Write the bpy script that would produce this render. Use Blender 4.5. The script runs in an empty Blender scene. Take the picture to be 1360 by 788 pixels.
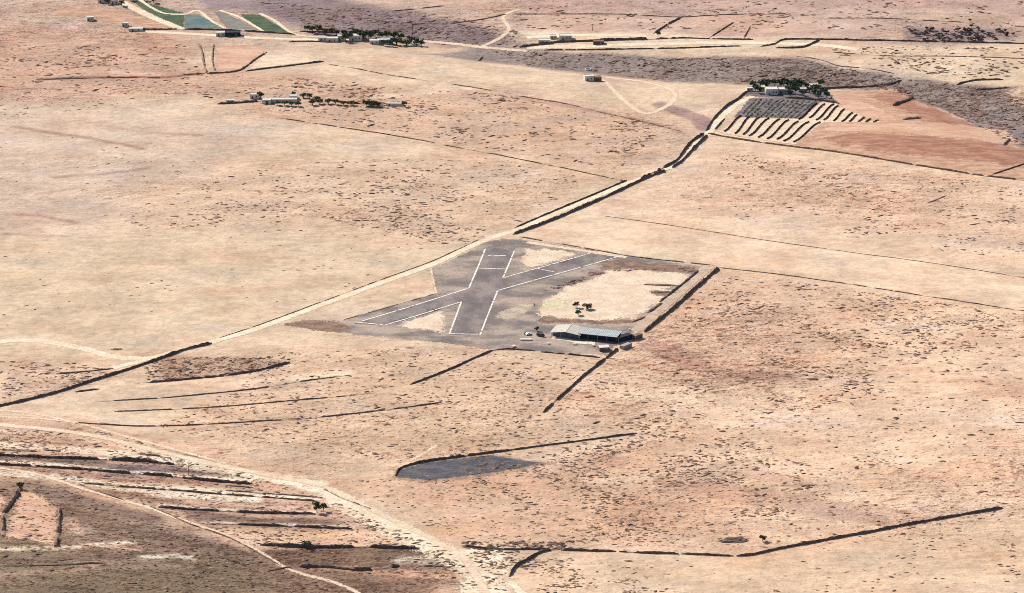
import bpy, bmesh, math, random
import numpy as np
from mathutils import Vector, Matrix

# ------------------------------------------------------------------ camera, sky, sun, exposure
scene = bpy.context.scene
COL = scene.collection
random.seed(7)
RNG = np.random.default_rng(11)
SCALE = 0.5                                  # metres per photo pixel at the airfield
CAM_H, CAM_Y, DEP = 760.0, -2145.0, math.radians(19.5)
FPX = 680.0 / math.tan(math.radians(8.5))    # focal length in photo pixels (1360 wide)

cam_data = bpy.data.cameras.new("camera")
cam = bpy.data.objects.new("camera", cam_data)
COL.objects.link(cam)
cam.location = (0, CAM_Y, CAM_H)
cam.rotation_euler = (math.pi / 2 - DEP, 0, 0)
cam_data.sensor_fit = 'HORIZONTAL'
cam_data.sensor_width = 36.0
cam_data.angle = math.radians(17.0)
cam_data.clip_start = 5.0
cam_data.clip_end = 80000.0
scene.camera = cam

SUN_EL, SUN_AZ = math.radians(38), math.radians(-48)   # azimuth measured from +Y towards +X
world = bpy.data.worlds.new("World")
scene.world = world
world.use_nodes = True
wn = world.node_tree.nodes
wl = world.node_tree.links
bg = wn.get("Background") or wn.new("ShaderNodeBackground")
out = wn.get("World Output") or wn.new("ShaderNodeOutputWorld")
sky = wn.new("ShaderNodeTexSky")
sky.sky_type = 'NISHITA'
sky.sun_disc = False
sky.sun_elevation = SUN_EL
sky.sun_rotation = SUN_AZ
sky.altitude = 300
wl.new(sky.outputs[0], bg.inputs[0])
wl.new(bg.outputs[0], out.inputs[0])
bg.inputs[1].default_value = 0.085

sun_data = bpy.data.lights.new("sun", 'SUN')
sun_data.energy = 4.4
sun_data.angle = math.radians(0.5)
sun_data.color = (1.0, 0.93, 0.84)
sun = bpy.data.objects.new("sun", sun_data)
COL.objects.link(sun)
to_sun = Vector((math.sin(SUN_AZ) * math.cos(SUN_EL), math.cos(SUN_AZ) * math.cos(SUN_EL), math.sin(SUN_EL)))
sun.rotation_euler = to_sun.to_track_quat('Z', 'Y').to_euler()
sun.location = (0, 0, 400)

scene.view_settings.view_transform = 'Standard'
scene.view_settings.look = 'None'
scene.view_settings.exposure = 0.75
scene.view_settings.gamma = 1.0
scene.view_settings.use_curve_mapping = False
scene.render.engine = 'CYCLES'
scene.cycles.use_denoising = False
scene.cycles.filter_width = 0.95
KEXP = 1.62        # picture value of a lit flat surface of albedo 1 (for choosing albedos)


def alb(r, g, b):
    f = lambda c: ((c / 255 + 0.055) / 1.055) ** 2.4 if c > 10 else c / 255 / 12.92
    return tuple(min(0.85, f(c) / KEXP) for c in (r, g, b))


# ------------------------------------------------------------------ noise and terrain height
def _hash(ix, iy, seed):
    h = (ix.astype(np.int64) * 374761393 + iy.astype(np.int64) * 668265263 + seed * 1442695041) & 0x7fffffff
    h = ((h ^ (h >> 13)) * 1274126177) & 0x7fffffff
    h = h ^ (h >> 16)
    return (h & 0xffff) / 65535.0


def vnoise(x, y, seed=0):
    ix, iy = np.floor(x), np.floor(y)
    fx, fy = x - ix, y - iy
    fx = fx * fx * fx * (fx * (fx * 6 - 15) + 10)
    fy = fy * fy * fy * (fy * (fy * 6 - 15) + 10)
    ix = ix.astype(np.int64)
    iy = iy.astype(np.int64)
    a, b = _hash(ix, iy, seed), _hash(ix + 1, iy, seed)
    c, d = _hash(ix, iy + 1, seed), _hash(ix + 1, iy + 1, seed)
    return (a + (b - a) * fx) * (1 - fy) + (c + (d - c) * fx) * fy


def fbm(x, y, wl_, octaves=4, seed=0):
    s, a, t = 0, 1.0, 0
    for i in range(octaves):
        s = s + a * vnoise(x / wl_ + 13.7 * i, y / wl_ - 7.1 * i, seed + i * 17)
        t += a
        a *= 0.55
        wl_ /= 2.03
    return s / t - 0.5


def sstep(a, b, x):
    t = np.clip((x - a) / (b - a), 0, 1)
    return t * t * (3 - 2 * t)


def flat_proj(u, v):
    """photo pixel -> ground plane z = 0"""
    dx, dy = (u - 680.0) / FPX, -(v - 394.0) / FPX
    c, s = math.cos(DEP), math.sin(DEP)
    wx, wy, wz = dx, c + dy * s, -s + dy * c
    t = -CAM_H / wz
    return wx * t, CAM_Y + wy * t


RAVINE = np.array([flat_proj(u, v) for u, v in ((560, 48), (650, 66), (760, 82), (870, 93), (980, 100), (1090, 104), (1190, 116), (1260, 130), (1330, 158), (1420, 200))])
HILL = flat_proj(-60, 860)


def dist_poly(px, py, P):
    d = np.full(np.shape(px), 1e9)
    for i in range(len(P) - 1):
        ax, ay = P[i]
        bx, by = P[i + 1]
        ex, ey = bx - ax, by - ay
        L = ex * ex + ey * ey + 1e-9
        t = np.clip(((px - ax) * ex + (py - ay) * ey) / L, 0, 1)
        d = np.minimum(d, np.hypot(px - ax - t * ex, py - ay - t * ey))
    return d


def height(x, y):
    x = np.asarray(x, float)
    y = np.asarray(y, float)
    far = 1 - sstep(2500, 6000, np.hypot(x, y))
    h = 5.0 * fbm(x, y, 170, 2, 3) + 1.5 * fbm(x, y, 52, 2, 9) * (0.5 + 0.9 * sstep(-260, -330, y))
    d = dist_poly(x, y, RAVINE)
    h = h - 6.5 * np.exp(-(d / 34.0) ** 2)
    h = h + 26 * np.exp(-(((x - HILL[0]) / 150) ** 2 + ((y - HILL[1]) / 170) ** 2))
    h = h + 30 * sstep(650, 1400, y)
    e = np.hypot(x / 195.0, (y - 5) / 165.0)
    return h * far * sstep(1.0, 1.5, e)


def P2(u, v):
    """photo pixel -> point on the terrain"""
    dx, dy = (u - 680.0) / FPX, -(v - 394.0) / FPX
    c, s = math.cos(DEP), math.sin(DEP)
    w = (dx, c + dy * s, -s + dy * c)
    z = 0.0
    for _ in range(12):
        t = (z - CAM_H) / w[2]
        z = float(height(w[0] * t, CAM_Y + w[1] * t))
    return (w[0] * t, CAM_Y + w[1] * t)


def P3(u, v, dz=0.0):
    x, y = P2(u, v)
    return (x, y, float(height(x, y)) + dz)


def PL(px):
    return np.array([P2(u, v) for u, v in px])


def sdf(px, py, P):
    d = dist_poly(px, py, np.vstack([P, P[:1]]))
    ins = np.zeros(np.shape(px), bool)
    n = len(P)
    for i in range(n):
        ax, ay = P[i]
        bx, by = P[(i + 1) % n]
        if ay == by:
            continue
        c = ((ay > py) != (by > py)) & (px < (bx - ax) * (py - ay) / (by - ay) + ax)
        ins ^= c
    return np.where(ins, -d, d)


# ------------------------------------------------------------------ materials
class NT:
    def __init__(self, name):
        self.m = bpy.data.materials.new(name)
        self.m.use_nodes = True
        t = self.m.node_tree
        t.nodes.clear()
        self.n, self.l = t.nodes, t.links
        self.out = self.n.new("ShaderNodeOutputMaterial")
        self.b = self.n.new("ShaderNodeBsdfPrincipled")
        self.b.inputs["Specular IOR Level"].default_value = 0.15
        self.l.new(self.b.outputs[0], self.out.inputs[0])
        self.pos = self.n.new("ShaderNodeNewGeometry").outputs["Position"]

    def put(self, sock, v):
        if hasattr(v, 'links'):
            self.l.new(v, sock)
        elif v is not None:
            sock.default_value = v if not isinstance(v, tuple) or len(v) == 4 or sock.type == 'VECTOR' else (*v, 1)

    def noise(self, wl_, detail=4, rough=0.55, stretch=(1, 1, 1), vec=None):
        mp = self.n.new("ShaderNodeMapping")
        mp.inputs["Scale"].default_value = stretch
        self.l.new(vec or self.pos, mp.inputs[0])
        t = self.n.new("ShaderNodeTexNoise")
        t.inputs["Scale"].default_value = 1.0 / wl_
        t.inputs["Detail"].default_value = detail
        t.inputs["Roughness"].default_value = rough
        self.l.new(mp.outputs[0], t.inputs[0])
        return t.outputs[0]

    def math(self, op, a, b=None, clamp=False):
        t = self.n.new("ShaderNodeMath")
        t.operation = op
        t.use_clamp = clamp
        self.put(t.inputs[0], a)
        if b is not None:
            self.put(t.inputs[1], b)
        return t.outputs[0]

    def ramp(self, v, a, b, lo=0.0, hi=1.0):
        t = self.n.new("ShaderNodeMapRange")
        t.interpolation_type = 'SMOOTHSTEP'
        for i, x in enumerate((v, a, b, lo, hi)):
            self.put(t.inputs[i], x)
        return t.outputs[0]

    def mix(self, f, a, b, mode='MIX'):
        t = self.n.new("ShaderNodeMix")
        t.data_type = 'RGBA'
        t.blend_type = mode
        t.clamp_factor = True
        self.put(t.inputs[0], f)
        self.put(t.inputs[6], a)
        self.put(t.inputs[7], b)
        return t.outputs[2]

    def attr(self, name):
        t = self.n.new("ShaderNodeAttribute")
        t.attribute_name = name
        return t

    def gain(self, col, f):
        c = self.n.new("ShaderNodeCombineColor")
        for i in range(3):
            self.l.new(f, c.inputs[i])
        return self.mix(1.0, col, c.outputs[0], 'MULTIPLY')

    def bump(self, h, strength, dist):
        t = self.n.new("ShaderNodeBump")
        t.inputs["Strength"].default_value = strength
        t.inputs["Distance"].default_value = dist
        self.l.new(h, t.inputs["Height"])
        self.l.new(t.outputs[0], self.b.inputs["Normal"])

    def done(self, col, rough=0.95):
        self.put(self.b.inputs["Base Color"], col)
        self.put(self.b.inputs["Roughness"], rough)
        return self.m

    def cut(self, alpha):
        tr = self.n.new("ShaderNodeBsdfTransparent")
        mx = self.n.new("ShaderNodeMixShader")
        self.l.new(alpha, mx.inputs[0])
        self.l.new(tr.outputs[0], mx.inputs[1])
        self.l.new(self.b.outputs[0], mx.inputs[2])
        self.l.new(mx.outputs[0], self.out.inputs[0])


def ground_material():
    k = NT("desert_soil")
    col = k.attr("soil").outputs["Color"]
    scrub = k.attr("scrub").outputs["Fac"]
    a = k.noise(34, 6, 0.62, (0.7, 1, 1))
    b = k.noise(6.5, 5, 0.6, (0.85, 1, 1))
    c = k.noise(2.2, 4, 0.6, (0.8, 1, 1))
    e = k.noise(6.0, 5, 0.62, (0.55, 1.1, 1))
    g = k.ramp(a, 0.36, 0.64, 0.86, 1.11)
    g2 = k.ramp(b, 0.33, 0.67, 0.88, 1.10)
    g3 = k.ramp(c, 0.33, 0.67, 0.91, 1.08)
    col = k.gain(col, k.math('MULTIPLY', k.math('MULTIPLY', g, g2), g3))
    # rosy and grey drift of the soil
    h = k.noise(48, 5, 0.62, (0.6, 1, 1))
    col = k.mix(k.ramp(h, 0.50, 0.64, 0, 0.6), col, (0.92, 0.81, 0.76, 1), 'MULTIPLY')
    col = k.mix(k.ramp(h, 0.48, 0.36, 0, 0.8), col, (0.95, 1.0, 1.06, 1), 'MULTIPLY')
    # pale wind-blown sand streaks
    s = k.noise(14, 6, 0.64, (0.5, 1, 1))
    col = k.mix(k.math('MULTIPLY', k.ramp(s, 0.50, 0.61, 0, 1.0), k.math('ADD', 0.25, k.math('MULTIPLY', scrub, 0.6))), col, (1.17, 1.20, 1.23, 1), 'MULTIPLY')
    # gravel, low ridges and dry scrub stains, where the scrub attribute is high
    m1 = k.math('ADD', k.math('MULTIPLY', b, 0.6), k.math('MULTIPLY', c, 0.4))
    f = k.ramp(k.math('SUBTRACT', m1, k.math('SUBTRACT', 0.640, k.math('MULTIPLY', scrub, 0.125))), -0.03, 0.03, 0, 0.46)
    col = k.mix(f, col, (0.46, 0.32, 0.28, 1), 'MULTIPLY')
    m2 = k.math('ADD', k.math('MULTIPLY', e, 0.62), k.math('MULTIPLY', c, 0.38))
    f3 = k.ramp(k.math('SUBTRACT', m2, k.math('SUBTRACT', 0.645, k.math('MULTIPLY', scrub, 0.125))), -0.02, 0.02, 0, 0.62)
    col = k.mix(f3, col, (0.40, 0.27, 0.24, 1), 'MULTIPLY')
    # loose bright sand lying in the hollows between the ridges
    f4 = k.ramp(k.math('SUBTRACT', k.math('ADD', 0.36, k.math('MULTIPLY', scrub, 0.11)), m2), -0.02, 0.03, 0, 0.7)
    col = k.mix(f4, col, (1.16, 1.19, 1.22, 1), 'MULTIPLY')
    d = k.noise(1.7, 3, 0.55, (0.7, 1, 1))
    f2 = k.ramp(k.math('SUBTRACT', d, k.math('SUBTRACT', 0.70, k.math('MULTIPLY', scrub, 0.12))), -0.02, 0.03, 0, 0.75)
    col = k.mix(f2, col, (0.30, 0.20, 0.18, 1), 'MULTIPLY')
    hh = k.math('ADD', k.math('MULTIPLY', k.math('ADD', b, e), 1.0), k.math('MULTIPLY', c, 0.5))
    k.bump(k.math('MULTIPLY', hh, k.math('ADD', 0.25, k.math('MULTIPLY', scrub, 1.1))), 0.7, 1.9)
    return k.done(col, 0.97)


def soil(name, c1, c2, wl_=7.0, spot=None, spot_amt=0.5, edge=None, fine=1.2, bump=0.25, stretch=(0.7, 1, 1), rough=0.95):
    k = NT(name)
    a = k.noise(wl_, 6, 0.6, stretch)
    b = k.noise(fine, 4, 0.6, stretch)
    col = k.mix(k.ramp(a, 0.38, 0.62), (*alb(*c1), 1), (*alb(*c2), 1))
    col = k.gain(col, k.ramp(b, 0.35, 0.65, 0.84, 1.14))
    if spot:
        s = k.noise(2.1, 4, 0.6, stretch)
        col = k.mix(k.ramp(s, 0.56, 0.66, 0, spot_amt), col, (*alb(*spot), 1))
    if edge:
        e = k.attr("edge").outputs["Fac"]
        n = k.noise(max(3.0, edge * 2.6), 6, 0.68)
        n2 = k.math('MULTIPLY', k.math('SUBTRACT', n, 0.5), edge * 5.0)
        nf = k.noise(1.0, 2, 0.5, (0.8, 1, 1))
        n3 = k.math('MULTIPLY', k.math('SUBTRACT', nf, 0.5), edge * 5.0)
        k.cut(k.ramp(k.math('ADD', k.math('ADD', e, n2), n3), -0.12, 0.12, 1.0, 0.0))
    k.bump(k.math('ADD', a, b), bump, 0.5)
    return k.done(col, rough)


def plain(name, c, wl_=0.9, var=0.18, rough=0.9, spec=0.15, albedo=False, metal=0.0):
    k = NT(name)
    col = c if albedo else alb(*c)
    n = k.noise(wl_, 4, 0.6)
    r = k.gain((*col, 1), k.ramp(n, 0.25, 0.75, 1 - var, 1 + var)) if False else k.mix(k.ramp(n, 0.25, 0.75), (*[x * (1 - var) for x in col], 1), (*[min(0.9, x * (1 + var)) for x in col], 1))
    k.b.inputs["Specular IOR Level"].default_value = spec
    k.b.inputs["Metallic"].default_value = metal
    return k.done(r, rough)


M = {}
M['ground'] = ground_material()
M['basalt'] = plain('dark_basalt_stone', (0.125, 0.085, 0.070), 1.3, 0.55, albedo=True)
M['brown_stone'] = plain('brown_stone', (0.18, 0.118, 0.090), 1.4, 0.5, albedo=True)
M['earth_bank'] = plain('brown_earth_bank', (0.22, 0.14, 0.10), 2.0, 0.4, albedo=True)
M['track'] = soil('pale_track', (255, 238, 208), (244, 218, 184), 9, edge=0.9)
M['old_track'] = soil('faint_track', (250, 226, 196), (238, 208, 176), 9, edge=1.0)
M['drive'] = soil('driveway_dust', (222, 196, 168), (202, 174, 150), 7, spot=(178, 150, 130), edge=1.0)
M['wash'] = soil('pale_wash_sand', (255, 240, 212), (242, 214, 180), 10, spot=(196, 152, 120), edge=3.4)
M['apron'] = soil('grey_gravel', (136, 124, 119), (196, 176, 158), 20, spot=(108, 96, 96), spot_amt=0.5, edge=1.5, fine=1.0, stretch=(0.6, 1, 1))
M['runway'] = soil('worn_asphalt', (124, 114, 112), (164, 150, 142), 18, spot=(170, 155, 146), spot_amt=0.35, fine=0.9, stretch=(1, 0.6, 1))
M['sand'] = soil('yard_sand', (248, 226, 198), (234, 206, 176), 10, edge=2.6)
M['sand_dim'] = soil('dusty_sand', (218, 198, 172), (190, 168, 150), 9, edge=2.0)
M['green_dust'] = soil('thin_green_weeds', (236, 222, 186), (222, 210, 164), 5, edge=2.5)
M['paint'] = plain('worn_white_paint', (0.62, 0.57, 0.49), 1.6, 0.36, albedo=True)
M['silt'] = soil('dark_wet_silt', (84, 81, 86), (112, 107, 108), 6, spot=(62, 60, 66), spot_amt=0.6, edge=1.0, rough=0.6)
M['mud'] = soil('drying_mud', (168, 138, 114), (202, 168, 138), 6, edge=2.2)
M['gravelbed'] = soil('brown_gravel', (134, 106, 90), (170, 138, 116), 5, spot=(104, 80, 68), spot_amt=0.6, edge=2.4)
M['ash'] = soil('dark_volcanic_ash', (106, 98, 102), (146, 132, 128), 5, edge=1.0)
M['red'] = soil('red_ploughed_soil', (196, 146, 118), (170, 118, 97), 6, spot=(172, 112, 92), spot_amt=0.6, edge=5.0, fine=1.6, stretch=(0.4, 1, 1))
M['rose'] = soil('rose_soil', (232, 192, 162), (216, 168, 138), 12, edge=2.5, stretch=(0.3, 1, 1))
M['russet'] = soil('russet_soil', (220, 180, 150), (196, 152, 124), 6, spot=(190, 138, 114), spot_amt=0.6, edge=2.0, fine=1.6, stretch=(0.4, 1, 1))
M['rowsoil'] = soil('pale_row_soil', (250, 226, 196), (236, 204, 174), 6, edge=1.2)
M['crop'] = soil('dark_green_crop', (74, 96, 70), (98, 112, 82), 8, spot=(60, 84, 66), spot_amt=0.5, edge=1.2, stretch=(0.5, 1, 1))
M['teal'] = soil('blue_green_crop', (98, 126, 122), (126, 142, 136), 8, spot=(86, 110, 110), spot_amt=0.5, edge=1.2)
M['greygreen'] = soil('grey_fallow', (136, 134, 124), (156, 148, 138), 8, edge=1.4)
M['scrub'] = plain('dry_shrub', (0.20, 0.122, 0.084), 5, 0.7, albedo=True)
M['leaf_dark'] = plain('dark_green_leaves', (0.066, 0.084, 0.046), 0.8, 0.5, albedo=True)
M['leaf_grey'] = plain('grey_green_leaves', (0.075, 0.085, 0.066), 0.8, 0.4, albedo=True)
M['leaf_rust'] = plain('rusty_brown_leaves', (0.075, 0.040, 0.026), 0.8, 0.5, albedo=True)
M['leaf_mauve'] = plain('dry_mauve_twigs', (0.135, 0.11, 0.115), 0.8, 0.4, albedo=True)
M['bark'] = plain('bark', (0.07, 0.05, 0.035), 0.4, 0.3, albedo=True)
M['white'] = plain('whitewash', (0.52, 0.48, 0.41), 1.8, 0.10, albedo=True)
M['cream'] = plain('cream_metal_roof', (0.50, 0.46, 0.38), 1.6, 0.22, albedo=True, rough=0.55, spec=0.3)
M['mint'] = plain('pale_mint_roof', (0.33, 0.35, 0.34), 1.6, 0.25, albedo=True, rough=0.6, spec=0.3)
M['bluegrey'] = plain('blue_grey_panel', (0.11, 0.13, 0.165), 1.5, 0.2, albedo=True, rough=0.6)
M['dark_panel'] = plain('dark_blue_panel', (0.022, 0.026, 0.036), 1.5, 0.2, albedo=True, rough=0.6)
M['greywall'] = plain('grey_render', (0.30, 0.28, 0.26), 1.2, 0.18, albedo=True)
M['glass'] = plain('dark_glass', (0.02, 0.024, 0.03), 2.0, 0.2, albedo=True, rough=0.12, spec=0.5)
M['wood'] = plain('weathered_wood', (0.10, 0.075, 0.055), 0.5, 0.3, albedo=True)
M['steel'] = plain('grey_steel', (0.22, 0.22, 0.23), 0.8, 0.12, albedo=True, rough=0.5)
M['tyre'] = plain('tyre_rubber', (0.02, 0.02, 0.02), 0.3, 0.2, albedo=True)
M['carwhite'] = plain('white_car_paint', (0.72, 0.72, 0.70), 2.0, 0.03, albedo=True, rough=0.3, spec=0.5)
M['cardark'] = plain('dark_car_paint', (0.03, 0.032, 0.04), 2.0, 0.05, albedo=True, rough=0.3, spec=0.5)
M['lamp'] = plain('headlamp_glass', (0.6, 0.6, 0.58), 1.0, 0.05, albedo=True, rough=0.2, spec=0.5)


# ------------------------------------------------------------------ object helpers
def mesh_obj(name, verts, faces, mat, parent=None, smooth=False):
    me = bpy.data.meshes.new(name)
    me.from_pydata([tuple(v) for v in verts], [], [tuple(f) for f in faces])
    me.materials.append(mat)
    if smooth:
        me.polygons.foreach_set("use_smooth", [True] * len(me.polygons))
    me.update()
    o = bpy.data.objects.new(name, me)
    COL.objects.link(o)
    if parent:
        o.parent = parent
    return o


def np_obj(name, V, Q, mat, k=4, smooth=True):
    """big mesh from arrays: V (n,3), Q (m,k)"""
    me = bpy.data.meshes.new(name)
    V = np.ascontiguousarray(V, np.float32)
    Q = np.ascontiguousarray(Q, np.int32)
    me.vertices.add(len(V))
    me.vertices.foreach_set("co", V.ravel())
    me.loops.add(Q.size)
    me.loops.foreach_set("vertex_index", Q.ravel())
    me.polygons.add(len(Q))
    me.polygons.foreach_set("loop_start", np.arange(0, Q.size, k, dtype=np.int32))
    me.polygons.foreach_set("loop_total", np.full(len(Q), k, np.int32))
    me.polygons.foreach_set("use_smooth", np.full(len(Q), smooth, bool))
    me.update(calc_edges=True)
    me.materials.append(mat)
    o = bpy.data.objects.new(name, me)
    COL.objects.link(o)
    return o


def tag(o, label, cat, group=None):
    o["label"] = label
    o["category"] = cat
    if group:
        o["group"] = group
    return o


def struct(o):
    o["kind"] = "structure"
    return o


def empty(name, loc, rz=0.0):
    o = bpy.data.objects.new(name, None)
    o.location = loc
    o.rotation_euler = (0, 0, rz)
    o.empty_display_size = 0.5
    COL.objects.link(o)
    return o


def copy_tree(o, parent=None):
    c = o.copy()
    COL.objects.link(c)
    if parent:
        c.parent = parent
    for ch in o.children:
        copy_tree(ch, c)
    return c


class MB:
    def __init__(self):
        self.v, self.f = [], []

    def box(self, x0, x1, y0, y1, z0, z1):
        n = len(self.v)
        self.v += [(x, y, z) for z in (z0, z1) for y in (y0, y1) for x in (x0, x1)]
        self.f += [tuple(n + i for i in q) for q in ((0, 2, 3, 1), (4, 5, 7, 6), (0, 1, 5, 4), (2, 6, 7, 3), (0, 4, 6, 2), (1, 3, 7, 5))]
        return self

    def prism(self, prof, y0, y1):
        """profile in x,z extruded along y"""
        n, m = len(self.v), len(prof)
        self.v += [(x, y0, z) for x, z in prof] + [(x, y1, z) for x, z in prof]
        self.f.append(tuple(n + i for i in range(m)))
        self.f.append(tuple(n + m + i for i in reversed(range(m))))
        for i in range(m):
            j = (i + 1) % m
            self.f.append((n + j, n + i, n + m + i, n + m + j))
        return self

    def tube(self, a, b, r0, r1, k=8):
        a, b = Vector(a), Vector(b)
        q = (b - a).to_track_quat('Z', 'Y')
        n = len(self.v)
        for p, r in ((a, r0), (b, r1)):
            for i in range(k):
                t = 2 * math.pi * i / k
                self.v.append(tuple(p + q @ Vector((r * math.cos(t), r * math.sin(t), 0))))
        for i in range(k):
            j = (i + 1) % k
            self.f.append((n + i, n + j, n + k + j, n + k + i))
        self.f.append(tuple(n + i for i in reversed(range(k))))
        self.f.append(tuple(n + k + i for i in range(k)))
        return self

    def build(self, name, mat, parent=None, smooth=False):
        return mesh_obj(name, self.v, self.f, mat, parent, smooth)


# ------------------------------------------------------------------ the ground sheet
def axis(lo, hi, step, far):
    a = list(np.arange(lo, hi + 0.01, step))
    s, x = step, hi
    up = []
    while x < far:
        s *= 1.35
        x += s
        up.append(x)
    s, x = step, lo
    dn = []
    while x > -far:
        s *= 1.35
        x -= s
        dn.append(x)
    return np.array(dn[::-1] + a + up)


GX, GY = axis(-500, 500, 1.7, 26000), axis(-540, 880, 2.1, 26000)
XX, YY = np.meshgrid(GX, GY)
fx, fy = XX.ravel(), YY.ravel()
wx = fx + 26 * fbm(fx, fy, 45, 3, 40)
wy = fy + 26 * fbm(fx, fy, 45, 3, 71)
base = np.array(alb(228, 199, 168))
colr = np.tile(base, (len(fx), 1))
scrubv = np.full(len(fx), 0.18)
mott = fbm(fx, fy, 120, 4, 5)


def paint(px, c, soft=14, k=1.0, scrub=None, warp=1.0):
    P = PL(px)
    lo, hi = P.min(0) - 60, P.max(0) + 60
    ii = np.where((fx > lo[0]) & (fx < hi[0]) & (fy > lo[1]) & (fy < hi[1]))[0]
    qx = fx[ii] + (wx[ii] - fx[ii]) * warp
    qy = fy[ii] + (wy[ii] - fy[ii]) * warp
    m = (1 - sstep(-soft, soft, sdf(qx, qy, P))) * k
    if c is not None:
        colr[ii] = colr[ii] * (1 - m[:, None]) + np.array(alb(*c)) * m[:, None]
    if scrub is not None:
        scrubv[ii] = scrubv[ii] * (1 - m) + scrub * m


def stroke(px, c, width, soft=3, k=1.0, scrub=None, warp=0.15):
    P = PL(px)
    lo, hi = P.min(0) - 40, P.max(0) + 40
    ii = np.where((fx > lo[0]) & (fx < hi[0]) & (fy > lo[1]) & (fy < hi[1]))[0]
    qx = fx[ii] + (wx[ii] - fx[ii]) * warp
    qy = fy[ii] + (wy[ii] - fy[ii]) * warp
    brk = 0.65 + 0.7 * np.clip(fbm(fx[ii], fy[ii], 22, 3, 33) + 0.5, 0, 1)
    m = np.clip((1 - sstep(width / 2 - soft * 0.5, width / 2 + soft, dist_poly(qx, qy, P))) * k * brk, 0, 1)
    colr[ii] = colr[ii] * (1 - m[:, None]) + np.array(alb(*c)) * m[:, None]
    if scrub is not None:
        scrubv[ii] = scrubv[ii] * (1 - m) + scrub * m


# broad soil regions, and darker bands along the terraces
paint([(-200, -60), (1600, -60), (1600, 60), (1000, 62), (690, 66), (500, 60), (250, 60), (-200, 40)], (208, 178, 157), 40, 0.9, 0.6)
paint([(-100, 30), (240, 42), (270, 95), (400, 100), (560, 130), (540, 150), (250, 125), (-100, 150)], (214, 173, 147), 20, 0.9, 0.72)
paint([(300, 100), (680, 120), (900, 160), (930, 185), (840, 235), (640, 200), (480, 168), (300, 150)], (219, 182, 153), 20, 0.85, 0.6)
paint([(-100, 130), (200, 150), (380, 165), (300, 230), (150, 300), (-100, 330)], (220, 194, 171), 30, 0.85, 0.28)
paint([(120, 260), (330, 215), (640, 205), (790, 235), (690, 300), (600, 330), (420, 290), (200, 310)], (224, 191, 161), 20, 0.85, 0.55)
paint([(-100, 320), (420, 320), (600, 345), (420, 405), (280, 450), (180, 470), (-100, 450)], (226, 199, 167), 30, 0.9, 0.08)
paint([(850, 245), (945, 182), (1420, 245), (1420, 405), (955, 352), (700, 312)], (238, 205, 174), 8, 0.9, 0.22)
paint([(700, 280), (800, 288), (1020, 321), (1420, 372), (1420, 415), (955, 353), (690, 312)], (243, 211, 179), 5, 0.9, 0.05)
paint([(955, 200), (1360, 250), (1360, 320), (1000, 290), (880, 260)], (230, 192, 162), 22, 0.7, 0.66)
paint([(850, 440), (955, 360), (1420, 420), (1420, 700), (1000, 740), (745, 725), (690, 640), (860, 575), (730, 550), (800, 480)], (241, 204, 171), 14, 0.9, 0.64)
paint([(850, 440), (950, 365), (1100, 380), (1100, 480), (960, 520), (860, 500)], (214, 174, 146), 26, 0.5, 0.9)
paint([(1100, 430), (1400, 440), (1400, 600), (1180, 590)], (240, 202, 170), 30, 0.6, 0.4)
paint([(300, 462), (600, 458), (800, 478), (725, 550), (860, 575), (690, 600), (520, 620), (430, 640), (200, 570), (330, 500)], (226, 190, 158), 12, 0.8, 0.5)
paint([(440, 640), (720, 620), (860, 590), (1000, 640), (980, 720), (610, 722)], (222, 180, 148), 20, 0.8, 0.5)
paint([(690, 735), (990, 742), (1340, 680), (1460, 700), (1460, 860), (680, 860)], (234, 200, 166), 10, 0.85, 0.3)
paint([(-60, 560), (130, 560), (440, 640), (600, 735), (640, 800), (-60, 800)], (216, 176, 146), 8, 0.9, 0.55)
paint([(-60, 632), (60, 636), (210, 690), (340, 735), (460, 800), (-60, 850)], (164, 140, 116), 8, 0.97, 0.8)
paint([(-60, 730), (200, 735), (330, 750), (420, 860), (-60, 860)], (146, 124, 98), 10, 0.97, 0.6)
paint([(330, 732), (560, 732), (610, 760), (560, 800), (420, 800)], (162, 132, 110), 6, 0.95, 0.7)
paint([(80, 740), (300, 725), (300, 738), (90, 752)], (200, 165, 140), 5, 0.6)
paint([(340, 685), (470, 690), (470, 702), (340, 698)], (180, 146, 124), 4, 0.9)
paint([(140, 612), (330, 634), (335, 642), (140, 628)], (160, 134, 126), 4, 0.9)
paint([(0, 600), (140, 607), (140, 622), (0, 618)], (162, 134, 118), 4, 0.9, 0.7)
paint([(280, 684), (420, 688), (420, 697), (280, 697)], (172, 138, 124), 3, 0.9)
paint([(190, 472), (385, 474), (384, 483), (300, 497), (195, 506)], (196, 160, 132), 4, 0.7, 0.95)
paint([(20, 478), (170, 490), (170, 500), (40, 528), (0, 530)], (224, 186, 156), 6, 0.7, 0.75)
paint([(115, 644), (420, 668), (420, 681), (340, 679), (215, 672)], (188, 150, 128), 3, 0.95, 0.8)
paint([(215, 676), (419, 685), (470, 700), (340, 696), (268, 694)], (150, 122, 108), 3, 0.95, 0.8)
paint([(274, 699), (470, 705), (560, 726), (340, 721), (300, 710)], (230, 190, 154), 3, 0.85, 0.4)
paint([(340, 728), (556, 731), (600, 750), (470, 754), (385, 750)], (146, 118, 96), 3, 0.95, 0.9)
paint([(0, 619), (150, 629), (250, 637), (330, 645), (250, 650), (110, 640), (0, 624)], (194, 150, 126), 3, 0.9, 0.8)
paint([(-20, 596), (60, 602), (145, 606), (145, 613), (60, 611), (-20, 607)], (134, 110, 98), 2.5, 0.95, 0.9)  # darker grey-brown bands along the terrace walls
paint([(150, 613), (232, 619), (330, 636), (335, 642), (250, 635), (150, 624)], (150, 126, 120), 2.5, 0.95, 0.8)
paint([(420, 755), (600, 757), (625, 775), (520, 770), (430, 765)], (176, 140, 116), 3, 0.9, 0.8)
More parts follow.
